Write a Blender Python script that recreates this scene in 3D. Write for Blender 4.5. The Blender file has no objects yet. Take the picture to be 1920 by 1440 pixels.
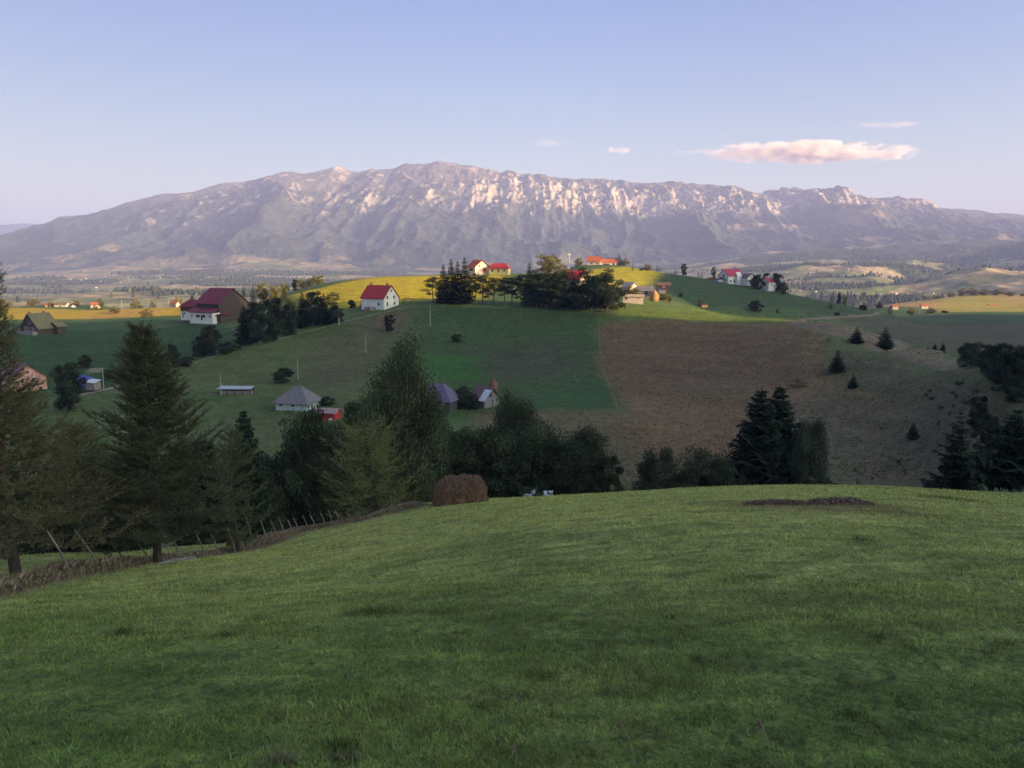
import bpy, math, random
import numpy as np
from mathutils import Vector

# ------------------------------------------------------------------ camera, sky, sun, exposure
scene = bpy.context.scene
F = 1440.0                      # focal length in pixels of the 1920x1440 frame
PITCH = math.atan(220.0 / F)    # horizon at row 500
cam_data = bpy.data.cameras.new('camera')
cam = bpy.data.objects.new('camera', cam_data)
scene.collection.objects.link(cam)
cam_data.sensor_width = 36.0
cam_data.lens = 36.0 * F / 1920.0
cam_data.clip_start = 0.05
cam_data.clip_end = 80000.0
cam.location = (0, 0, 0)
cam.rotation_euler = (math.pi / 2 - PITCH, 0, 0)
scene.camera = cam

SUN_AZ = math.radians(115.0)    # clockwise from +Y (view direction): right and behind the camera
SUN_EL = math.radians(12.0)
SKY_AWAY = (0.58, 0.595, 0.73)
SKY_SUNWARD = (4.6, 3.6, 2.0)
world = bpy.data.worlds.new("World")
scene.world = world
world.use_nodes = True
wn = world.node_tree.nodes; wl = world.node_tree.links
wn.clear()
sky = wn.new('ShaderNodeTexSky')
sky.sky_type = 'NISHITA'
sky.sun_disc = False
sky.sun_elevation = SUN_EL
sky.sun_rotation = SUN_AZ
sky.altitude = 1200
sky.air_density = 1.0
sky.dust_density = 1.0
sky.ozone_density = 2.0
bg = wn.new('ShaderNodeBackground')
bg.inputs['Strength'].default_value = 0.1
out = wn.new('ShaderNodeOutputWorld')
# out-of-view sunward sky is boosted, brighter and warmer, to fill the shaded ground
geo_w = wn.new('ShaderNodeTexCoord')
dotn = wn.new('ShaderNodeVectorMath'); dotn.operation = 'DOT_PRODUCT'
dotn.inputs[1].default_value = (math.sin(SUN_AZ), math.cos(SUN_AZ), 0.0)
wl.new(geo_w.outputs['Generated'], dotn.inputs[0])
rmp = wn.new('ShaderNodeMapRange'); rmp.interpolation_type = 'SMOOTHSTEP'
rmp.inputs[1].default_value = 0.12; rmp.inputs[2].default_value = 0.85
wl.new(dotn.outputs['Value'], rmp.inputs[0])
mixn = wn.new('ShaderNodeMix'); mixn.data_type = 'RGBA'
mixn.inputs[6].default_value = (*SKY_AWAY, 1); mixn.inputs[7].default_value = (*SKY_SUNWARD, 1)
wl.new(rmp.outputs[0], mixn.inputs[0])
tint = wn.new('ShaderNodeVectorMath'); tint.operation = 'MULTIPLY'
anti = wn.new('ShaderNodeMapRange'); anti.interpolation_type = 'SMOOTHSTEP'
anti.inputs[1].default_value = -0.95; anti.inputs[2].default_value = -0.25; anti.inputs[3].default_value = 0.62; anti.inputs[4].default_value = 1.0
wl.new(dotn.outputs['Value'], anti.inputs[0])
dim = wn.new('ShaderNodeVectorMath'); dim.operation = 'SCALE'
wl.new(sky.outputs[0], dim.inputs[0]); wl.new(anti.outputs[0], dim.inputs['Scale'])
# low over the horizon the sky turns peach
sepz = wn.new('ShaderNodeSeparateXYZ'); wl.new(geo_w.outputs['Generated'], sepz.inputs[0])
lowr = wn.new('ShaderNodeMapRange'); lowr.interpolation_type = 'SMOOTHSTEP'
lowr.inputs[1].default_value = 0.02; lowr.inputs[2].default_value = 0.36
wl.new(sepz.outputs[2], lowr.inputs[0])
low = wn.new('ShaderNodeMix'); low.data_type = 'RGBA'
low.inputs[6].default_value = (1.42, 1.10, 0.64, 1); low.inputs[7].default_value = (1, 1, 1, 1)
wl.new(lowr.outputs[0], low.inputs[0])
warm = wn.new('ShaderNodeVectorMath'); warm.operation = 'MULTIPLY'
wl.new(dim.outputs[0], warm.inputs[0]); wl.new(low.outputs[2], warm.inputs[1])
wl.new(warm.outputs[0], tint.inputs[0]); wl.new(mixn.outputs[2], tint.inputs[1])
wl.new(tint.outputs[0], bg.inputs[0]); wl.new(bg.outputs[0], out.inputs[0])

sun_d = bpy.data.lights.new('sun', 'SUN')
sun_d.energy = 5.0
sun_d.angle = math.radians(0.5)
sun_d.color = (1.0, 0.70, 0.36)
sun = bpy.data.objects.new('sun', sun_d)
scene.collection.objects.link(sun)
sd = Vector((math.sin(SUN_AZ) * math.cos(SUN_EL), math.cos(SUN_AZ) * math.cos(SUN_EL), math.sin(SUN_EL)))
sun.rotation_euler = sd.to_track_quat('Z', 'Y').to_euler()
sun.location = sd * 3000

scene.view_settings.view_transform = 'Standard'
scene.view_settings.look = 'None'
scene.view_settings.gamma = 1.0
scene.view_settings.exposure = 1.85
scene.cycles.use_denoising = True
scene.cycles.max_bounces = 6
scene.cycles.diffuse_bounces = 3
scene.cycles.volume_bounces = 1
scene.cycles.transparent_max_bounces = 8

rng = np.random.default_rng(7)
random.seed(7)
C = scene.collection

# ------------------------------------------------------------------ helpers
def tag(o, label=None, cat=None, group=None, kind=None):
    if label: o['label'] = label
    if cat: o['category'] = cat
    if group: o['group'] = group
    if kind: o['kind'] = kind
    return o

def np_mesh(name, V, faces, mat=None, cols=None, smooth=False, midx=None):
    """faces: list of int arrays (n,3) / (n,4)."""
    me = bpy.data.meshes.new(name)
    V = np.asarray(V, dtype=np.float32)
    if not isinstance(faces, (list, tuple)): faces = [faces]
    faces = [np.asarray(f, dtype=np.int32) for f in faces if len(f)]
    nl = sum(f.size for f in faces); nf = sum(len(f) for f in faces)
    me.vertices.add(len(V)); me.vertices.foreach_set('co', V.ravel())
    me.loops.add(nl); me.loops.foreach_set('vertex_index', np.concatenate([f.ravel() for f in faces]))
    tot = np.concatenate([np.full(len(f), f.shape[1], np.int32) for f in faces])
    st = np.concatenate([[0], np.cumsum(tot)[:-1]]).astype(np.int32)
    me.polygons.add(nf)
    me.polygons.foreach_set('loop_start', st)
    if smooth: me.polygons.foreach_set('use_smooth', np.ones(nf, bool))
    if cols is not None:
        for k, c in cols.items():
            a = me.color_attributes.new(k, 'FLOAT_COLOR', 'POINT')
            c = np.asarray(c, dtype=np.float32)
            if c.shape[1] == 3: c = np.concatenate([c, np.ones((len(c), 1), np.float32)], 1)
            a.data.foreach_set('color', c.ravel())
    if mat is not None:
        for m in (mat if isinstance(mat, (list, tuple)) else [mat]): me.materials.append(m)
    if midx is not None: me.polygons.foreach_set('material_index', np.asarray(midx, np.int32))
    me.update(calc_edges=True)
    return me

def link(me, name, parent=None, loc=None, rz=0.0, sc=None):
    o = bpy.data.objects.new(name, me)
    C.objects.link(o)
    if parent is not None: o.parent = parent
    if loc is not None: o.location = loc
    if rz: o.rotation_euler = (0, 0, rz)
    if sc is not None: o.scale = sc if isinstance(sc, (tuple, list)) else (sc, sc, sc)
    return o

def sstep(a, b, x):
    t = np.clip((x - a) / (b - a), 0, 1)
    return t * t * (3 - 2 * t)

def _hash(ix, iy, seed):
    h = (ix.astype(np.int64) * 374761393 + iy.astype(np.int64) * 668265263 + seed * 974711) & 0xffffffff
    h = ((h ^ (h >> 13)) * 1274126177) & 0xffffffff
    h = (h ^ (h >> 16)) & 0xffffffff
    return h / 4294967295.0

def vnoise(x, y, seed=0):
    x = np.asarray(x, float); y = np.asarray(y, float)
    ix = np.floor(x); iy = np.floor(y); fx = x - ix; fy = y - iy
    ix = ix.astype(np.int64); iy = iy.astype(np.int64)
    fx = fx * fx * fx * (fx * (fx * 6 - 15) + 10); fy = fy * fy * fy * (fy * (fy * 6 - 15) + 10)
    a = _hash(ix, iy, seed); b = _hash(ix + 1, iy, seed); c = _hash(ix, iy + 1, seed); d = _hash(ix + 1, iy + 1, seed)
    return (a + (b - a) * fx) * (1 - fy) + (c + (d - c) * fx) * fy

def fbm(x, y, oct=4, seed=0, gain=0.5):
    s = 0; a = 1.0; t = 0
    for i in range(oct):
        s = s + a * (vnoise(x * 2 ** i + 17.3 * i, y * 2 ** i - 9.1 * i, seed + i) - 0.5); t += a; a *= gain
    return s / t * 2

def ridged(x, y, oct=4, seed=0, gain=0.55):
    s = 0; a = 1.0; t = 0
    for i in range(oct):
        n = 1 - np.abs(vnoise(x * 2 ** i + 31.7 * i, y * 2 ** i + 5.3 * i, seed + i) * 2 - 1)
        s = s + a * n * n; t += a; a *= gain
    return s / t

CP, SP = math.cos(PITCH), math.sin(PITCH)
def ray(px, py):
    """unit-Y direction of the sight line through a pixel of the photograph"""
    u = 720.0 - py
    x = px - 960.0; y = F * CP + u * SP; z = -F * SP + u * CP
    return np.array([x / y, 1.0, z / y])
def at(px, py, d):
    return ray(px, py) * d
def project(x, y, z):
    f = y * CP - z * SP; u = y * SP + z * CP
    return 960 + F * x / f, 720 - F * u / f

class TPS:
    def __init__(s, P, v, lam=1e-4):
        P = np.asarray(P, float); v = np.asarray(v, float); n = len(P); s.P = P
        A = np.zeros((n + 3, n + 3)); A[:n, :n] = s.k(P, P) + lam * np.eye(n)
        A[:n, n] = 1; A[:n, n + 1:] = P; A[n, :n] = 1; A[n + 1:, :n] = P.T
        s.w = np.linalg.solve(A, np.concatenate([v, [0, 0, 0]]))
    @staticmethod
    def k(A, B):
        r2 = ((A[:, None, :] - B[None, :, :]) ** 2).sum(-1)
        return 0.5 * r2 * np.log(r2 + 1e-12)
    def __call__(s, X):
        X = np.asarray(X, float); o = np.empty(len(X)); n = len(s.P)
        for i in range(0, len(X), 20000):
            x = X[i:i + 20000]
            o[i:i + 20000] = s.k(x, s.P) @ s.w[:n] + s.w[n] + x @ s.w[n + 1:]
        return o

# ------------------------------------------------------------------ terrain height (metres, eye level = 0)
NEAR = [  # px, py, distance : the slope we stand on
 (0,1440,4.0),(480,1440,4.1),(960,1440,4.2),(1500,1440,4.1),(1900,1440,4.0),
 (0,1250,6.4),(480,1250,6.5),(960,1250,6.6),(1500,1250,6.3),(1900,1250,6.1),
 (0,1115,20),(-150,1130,17),(130,1085,23),(270,1062,27),(400,1045,32),(480,1030,38),(560,1000,47),(690,975,56),(780,952,61),
 (200,1150,12),(600,1100,15.5),(700,1030,24.5),(860,1000,25.5),(860,960,38),(860,945,45),(900,940,54),
 (130,1062,28),(130,1037,34),(-150,1060,28),(330,1050,33),(330,1024,40),(20,1045,32),
 (980,1100,11.6),(980,955,31),(980,940,43),(980,934,52),(980,933,58),
 (1100,968,22),(1100,941,34),(1100,929.5,46),(1100,927,52),
 (1300,1100,10.8),(1300,1000,17),(1300,955,25),(1300,925,39),(1300,916,46),(1300,915,50),
 (1500,1110,10),(1500,1000,16.5),(1500,955,22.5),(1500,930,30),(1500,918,37),(1500,911.5,43),(1500,910,47),
 (1700,955,24),(1700,930,34),(1700,917,42),(1700,915,47),
 (1900,1100,10),(1900,1010,17),(1900,960,26),(1900,932,38),(1900,926,46),(1900,925,49)]
NEARZ = [ # x, y, z
 (0,0,-1.6),(0,-12,0.6),(-20,-10,-2.5),(20,-12,2.0),(0,-45,6),(-50,-40,0),(50,-40,10),(-50,10,-9.5),(-60,35,-17),(45,10,0.0),(60,25,-4),
 (70,50,-14),(-15,62,-24),(-30,60,-26),(-45,55,-24),(0,75,-26.5),(15,72,-24),(30,68,-22.5),(45,68,-22),(60,66,-20),
 (-30,90,-33),(0,95,-33),(30,92,-32.5),(60,90,-32),(-60,85,-31),(80,85,-27),(-6,75,-27),(-18,38,-14.6),(-28,42,-18),(-20,48,-20)]
P1 = [tuple(at(a, b, d)) for a, b, d in NEAR] + NEARZ
P1 = np.array(P1)
tps1 = TPS(P1[:, :2] / 20.0, P1[:, 2], 2e-3)

VIS = [ # px, py, distance : the slopes across the valley
 (40,735,200),(0,690,235),(0,650,270),(40,625,300),(-100,625,300),(0,612,335),(0,600,430),(0,585,560),(0,577,640),
 (200,770,170),(200,740,190),(200,700,225),(200,660,262),(200,625,310),(200,604,365),(200,599,430),(200,584,560),(200,574,640),
 (400,780,165),(400,740,186),(400,690,226),(400,650,262),(400,615,305),(400,600,335),(400,592,365),
 (340,690,225),(480,645,250),(640,605,280),(780,572,305),(300,600,350),(300,592,390),(340,578,520),
 (600,790,155),(600,750,178),(600,700,212),(600,650,250),(600,618,275),(560,600,300),(600,560,355),(600,538,400),(600,533,418),(540,556,380),
 (720,577,306),(720,545,350),(720,525,390),(720,519,412),
 (800,770,168),(800,700,213),(800,640,256),(800,600,283),(800,573,303),(800,560,320),(800,530,372),(800,517,418),
 (950,770,168),(950,700,216),(950,640,256),(950,600,281),(950,573,300),(950,560,322),(950,540,355),(950,518,412),(950,513,432),
 (1080,770,165),(1080,700,213),(1080,640,252),(1080,600,276),(1080,580,290),(1080,555,330),(1080,520,430),(1080,500,545),(1080,498,575),
 (1170,850,135),(1170,800,150),(1170,750,180),(1170,700,213),(1170,650,243),(1170,610,267),(1170,590,280),(1170,567,303),(1190,552,350),(1170,530,400),(1170,506,500),(1180,500,540),
 (1300,905,118),(1300,850,135),(1300,800,155),(1300,750,182),(1300,700,211),(1300,650,240),(1300,620,259),(1300,600,272),(1300,581,288),(1300,577,293),
 (1300,568,372),(1300,545,410),(1300,526,450),(1300,519,478),
 (1450,905,118),(1450,850,135),(1450,800,153),(1450,750,178),(1450,700,205),(1450,650,231),(1450,610,255),(1450,598,265),(1450,588,380),(1450,562,420),(1450,546,460),
 (1600,905,118),(1600,850,133),(1600,800,150),(1600,750,170),(1600,700,194),(1600,660,215),(1600,625,238),(1600,613,250),(1600,602,400),(1600,587,432),(1600,575,470),
 (1750,915,112),(1750,850,127),(1750,800,140),(1750,750,155),(1750,700,176),(1750,668,195),(1750,655,207),(1750,640,350),(1750,612,450),(1750,593,560),(1750,587,640),(1750,575,800),(1750,560,1000),
 (1880,890,106),(1880,800,118),(1870,745,132),(1835,700,155),(1900,742,130),(1880,650,350),(1880,612,450),(1880,593,560),(1880,588,640),(1880,575,800),(1880,556,1050),(1840,552,1120),(1680,575,800),
 (2100,800,112),(2100,650,330),(2100,600,560),(2100,560,1000)]
HID = [ # px, distance, z : hidden or beyond the crests
 (0,100,-35),(300,100,-35),(600,100,-34),(900,100,-33.5),(1200,95,-33.5),(1500,95,-33.5),(1800,95,-32),(2200,95,-30),
 (-700,100,-34),(-700,200,-36),(-700,300,-34),(-700,500,-40),(-700,900,-80),
 (0,800,-60),(200,800,-60),(400,430,-27),(400,600,-55),(400,900,-90),(0,1100,-110),(200,1100,-110),
 (600,520,-25),(600,700,-60),(720,520,-20),(720,700,-60),(800,530,-18),(800,700,-60),(950,560,-20),(950,750,-60),
 (1080,680,-12),(1080,850,-60),(1180,650,-14),(1180,850,-60),(1240,322,-19),(1300,330,-23),(1300,600,-25),(1300,800,-60),
 (1450,318,-29),(1450,560,-30),(1450,800,-60),(1600,320,-33),(1600,560,-42),(1600,750,-52),(1750,270,-38),(1880,230,-36),(1820,220,-38),
 (600,1100,-115),(900,1100,-115),(1200,1100,-110),(1500,1100,-80),
 (1750,1350,-70),(1880,1400,-70),(2100,1400,-70),(2600,150,-16),(2600,300,-26),(2600,600,-30),(2600,1000,-40)]
P2 = []
for a, b, d in VIS:
    p = at(a, b, d); P2.append(((a - 960) / 500.0, 3.2 * math.log(d), p[2]))
for a, d, z in HID: P2.append(((a - 960) / 500.0, 3.2 * math.log(d), z))
P2 = np.array(P2)
tps2 = TPS(P2[:, :2], P2[:, 2], 3e-3)

SX, SY = math.sin(SUN_AZ), math.cos(SUN_AZ)     # towards the sun on the map
NX, NY = -SY, SX                                 # across the sun direction (grows away from camera)
# crest heights of the unseen sun-side hill, shaped to set where its shadow falls
CU = np.array([-700,-300,0,120,200,240,254,262,268,275,300,336,380,400,416,450,482,515,545,600,640,690,750,850,1000])
CZ = np.array([ 95, 120,145,150,148,128,107, 97, 82, 48, 42, 45, 80, 88, 90, 97,101, 98, 90, 72, 47, 33, 10,-60,-90.])
CZ = CZ + np.interp(CU, [0, 200, 260, 300, 390, 480, 600, 700, 850], [27, 34, 37, 35, 33, 29, 25, 24, 20])
T_RIDGE = 500.0

def height(x, y):
    x = np.atleast_1d(np.asarray(x, float)); y = np.atleast_1d(np.asarray(y, float))
    sh = x.shape; x = x.ravel(); y = y.ravel()
    r = np.hypot(x, y)
    z = np.zeros(len(x))
    # near field
    near = (y < 118) & (r < 260)
    w = sstep(84, 104, y + 0.05 * np.abs(x))
    zn = np.zeros(len(x)); zf = np.zeros(len(x))
    xc = np.clip(x, -75, 90); yc = np.clip(y, -50, 120)
    m = w < 1
    if m.any():
        zz = tps1(np.stack([xc[m], yc[m]], 1) / 20.0)
        out_d = np.hypot(x[m] - xc[m], y[m] - yc[m])
        zz = zz + np.where(x[m] > 0, 0.10, -0.12) * np.minimum(np.abs(x[m] - xc[m]), 300) + 0.10 * np.minimum(np.maximum(yc[m] - y[m], 0), 300)
        zn[m] = zz
    m = w > 0
    if m.any():
        yy = np.maximum(y[m], 60)
        a = np.clip(x[m] / yy * F / 500.0 / 1.0 * 0.975, -3.4, 3.4)
        d = np.clip(yy, 90, 1400)
        px_, _ = project(x[m], yy, np.full(m.sum(), -30.0))
        a = np.clip((px_ - 960) / 500.0, -3.3, 3.3)
        zz = tps2(np.stack([a, 3.2 * np.log(d)], 1))
        zz = np.minimum(zz, 6 + 0 * zz)
        k = sstep(1150, 1700, yy)
        zf[m] = zz * (1 - k) + (-175) * k
    z = zn * (1 - w) + zf * w
    # hill on the sun side (outside the frame, right and behind)
    t = x * SX + y * SY; u = x * NX + y * NY
    c = np.interp(u, CU, CZ)
    h = np.where(t < T_RIDGE, c - 0.42 * (T_RIDGE - t) , c - 0.25 * (t - T_RIDGE))
    bump = 3.0 * fbm(x / 40.0, y / 40.0, 3, 5)
    h = h + bump * sstep(90, 20, np.abs(t - T_RIDGE)) * 0.3
    side = sstep(60, 200, t) * (r < 2500)
    dlt = np.maximum(h - z, 0) * side
    z = z + dlt
    # relief of the turf
    amp = 0.035 + 0.5 * sstep(60, 400, r)
    z = z + amp * fbm(x / (2.0 + r * 0.06), y / (2.0 + r * 0.06), 3, 11) * 0.6
    z = z + 0.045 * fbm(x / 0.9, y / 0.55, 3, 21) * sstep(70, 30, r)
    return z.reshape(sh)

def hgt(x, y): return float(height(np.array([x]), np.array([y]))[0])

_DS = np.concatenate([np.geomspace(2.5, 1500, 1400)])
def hit(px, py, dmin=0.0, dmax=1500):
    """first ground point on a sight line, between dmin and dmax"""
    r = ray(px, py); ds = _DS[(_DS >= dmin) & (_DS <= dmax)]
    g = height(r[0] * ds, ds); below = g >= r[2] * ds
    i = int(np.argmax(below)) if below.any() else int(np.argmin(r[2] * ds - g))
    d = ds[i]
    return Vector((r[0] * d, d, float(g[i])))

# ------------------------------------------------------------------ materials
def nmat(name):
    m = bpy.data.materials.new(name); m.use_nodes = True
    nt = m.node_tree; nt.nodes.clear()
    o = nt.nodes.new('ShaderNodeOutputMaterial'); b = nt.nodes.new('ShaderNodeBsdfPrincipled')
    nt.links.new(b.outputs[0], o.inputs[0])
    b.inputs['Roughness'].default_value = 0.9
    b.inputs['Specular IOR Level'].default_value = 0.15
    return m, nt, b

def attr_mat(name, attr='col', noise=(), bump=None, rough=0.9, transl=0.0, spec=0.15):
    """colour comes from a vertex attribute (own colour, plus painted sunlight on lit leaves and meadows), broken up by object-space noise.
    noise: (scale, detail, lo, hi) multipliers; bump: (scale, distance, strength)"""
    m, nt, b = nmat(name); N = nt.nodes; L = nt.links
    a = N.new('ShaderNodeAttribute'); a.attribute_name = attr
    col = a.outputs['Color']
    geo = N.new('ShaderNodeNewGeometry')
    for (sc, det, lo, hi) in noise:
        n = N.new('ShaderNodeTexNoise'); n.inputs['Scale'].default_value = 1.0; n.inputs['Detail'].default_value = det
        mp = N.new('ShaderNodeMapping'); mp.inputs['Scale'].default_value = sc if isinstance(sc, tuple) else (sc, sc, sc)
        L.new(geo.outputs['Position'], mp.inputs[0]); L.new(mp.outputs[0], n.inputs['Vector'])
        r = N.new('ShaderNodeMapRange'); r.inputs[1].default_value = 0.3; r.inputs[2].default_value = 0.7
        r.inputs[3].default_value = lo; r.inputs[4].default_value = hi
        L.new(n.outputs[0], r.inputs[0])
        v = N.new('ShaderNodeVectorMath'); v.operation = 'SCALE'
        L.new(col, v.inputs[0]); L.new(r.outputs[0], v.inputs['Scale']); col = v.outputs[0]
    L.new(col, b.inputs['Base Color'])
    b.inputs['Roughness'].default_value = rough
    b.inputs['Specular IOR Level'].default_value = spec
    if bump:
        n = N.new('ShaderNodeTexNoise'); n.inputs['Scale'].default_value = bump[0]; n.inputs['Detail'].default_value = 4
        L.new(geo.outputs['Position'], n.inputs['Vector'])
        bp = N.new('ShaderNodeBump'); bp.inputs['Distance'].default_value = bump[1]; bp.inputs['Strength'].default_value = bump[2]
        L.new(n.outputs[0], bp.inputs['Height']); L.new(bp.outputs[0], b.inputs['Normal'])
    if transl > 0:
        t = N.new('ShaderNodeBsdfTranslucent'); L.new(col, t.inputs[0])
        mx = N.new('ShaderNodeMixShader'); mx.inputs[0].default_value = transl
        L.new(b.outputs[0], mx.inputs[1]); L.new(t.outputs[0], mx.inputs[2])
        o = [x for x in N if x.type == 'OUTPUT_MATERIAL'][0]; L.new(mx.outputs[0], o.inputs[0])
    return m

def flat_mat(name, rgb, rough=0.8, noise=None, spec=0.2, metal=0.0, bump=None, axis=None):
    """one base colour broken up by object-space noise; noise (scale, lo, hi); axis stretches it"""
    m, nt, b = nmat(name); N = nt.nodes; L = nt.links
    b.inputs['Base Color'].default_value = (*rgb, 1); b.inputs['Roughness'].default_value = rough
    b.inputs['Specular IOR Level'].default_value = spec; b.inputs['Metallic'].default_value = metal
    tc = N.new('ShaderNodeTexCoord')
    if noise:
        n = N.new('ShaderNodeTexNoise'); n.inputs['Scale'].default_value = noise[0]; n.inputs['Detail'].default_value = 5
        mp = N.new('ShaderNodeMapping'); mp.inputs['Scale'].default_value = axis or (1, 1, 1)
        L.new(tc.outputs['Object'], mp.inputs[0]); L.new(mp.outputs[0], n.inputs['Vector'])
        r = N.new('ShaderNodeMapRange'); r.inputs[1].default_value = 0.3; r.inputs[2].default_value = 0.7
        r.inputs[3].default_value = noise[1]; r.inputs[4].default_value = noise[2]
        L.new(n.outputs[0], r.inputs[0])
        v = N.new('ShaderNodeVectorMath'); v.operation = 'SCALE'; v.inputs[0].default_value = rgb
        L.new(r.outputs[0], v.inputs['Scale']); L.new(v.outputs[0], b.inputs['Base Color'])
        if bump:
            bp = N.new('ShaderNodeBump'); bp.inputs['Distance'].default_value = bump; bp.inputs['Strength'].default_value = 0.8
            L.new(n.outputs[0], bp.inputs['Height']); L.new(bp.outputs[0], b.inputs['Normal'])
    return m

def in_poly(x, y, poly):
    c = np.zeros(x.shape, bool); n = len(poly)
    for i in range(n):
        x0, y0 = poly[i]; x1, y1 = poly[(i + 1) % n]
        k = ((y0 > y) != (y1 > y)) & (x < (x1 - x0) * (y - y0) / (y1 - y0 + 1e-9) + x0)
        c ^= k
    return c
def poly_soft(x, y, poly, soft):
    """1 inside, 0 outside, with an edge 'soft' metres wide"""
    ins = in_poly(x, y, poly); d = np.full(x.shape, 1e9)
    for i in range(len(poly)):
        ax, ay = poly[i]; bx, by = poly[(i + 1) % len(poly)]
        ex, ey = bx - ax, by - ay
        t = np.clip(((x - ax) * ex + (y - ay) * ey) / (ex * ex + ey * ey + 1e-9), 0, 1)
        d = np.minimum(d, np.hypot(x - ax - t * ex, y - ay - t * ey))
    return np.where(ins, sstep(-soft, soft, d), sstep(soft, -soft, d))
def seg_dist(x, y, pts):
    d = np.full(x.shape, 1e9)
    for (ax, ay), (bx, by) in zip(pts[:-1], pts[1:]):
        ex, ey = bx - ax, by - ay
        t = np.clip(((x - ax) * ex + (y - ay) * ey) / (ex * ex + ey * ey + 1e-9), 0, 1)
        d = np.minimum(d, np.hypot(x - ax - t * ex, y - ay - t * ey))
    return d
def wpoly(pts, dmin=90):
    o = []
    for p in pts:
        h = hit(p[0], p[1], p[2] if len(p) > 2 else dmin); o.append((h.x, h.y))
    return o

# ------------------------------------------------------------------ ground sheet
def mixc(c, d, w): return c * (1 - w[:, None]) + np.asarray(d)[None, :] * w[:, None]

FENCE_XY = wpoly([(-260,1160,0),(-120,1130,0),(0,1108,0),(130,1078,0),(270,1056,0),(400,1040,0),(480,1026,0),(560,998,0),(690,973,0),(790,950,0)], 0)
FENCE_W = FENCE_XY
MANURE_C = (at(1520, 948, 25.0)[0], 25.0)

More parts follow.
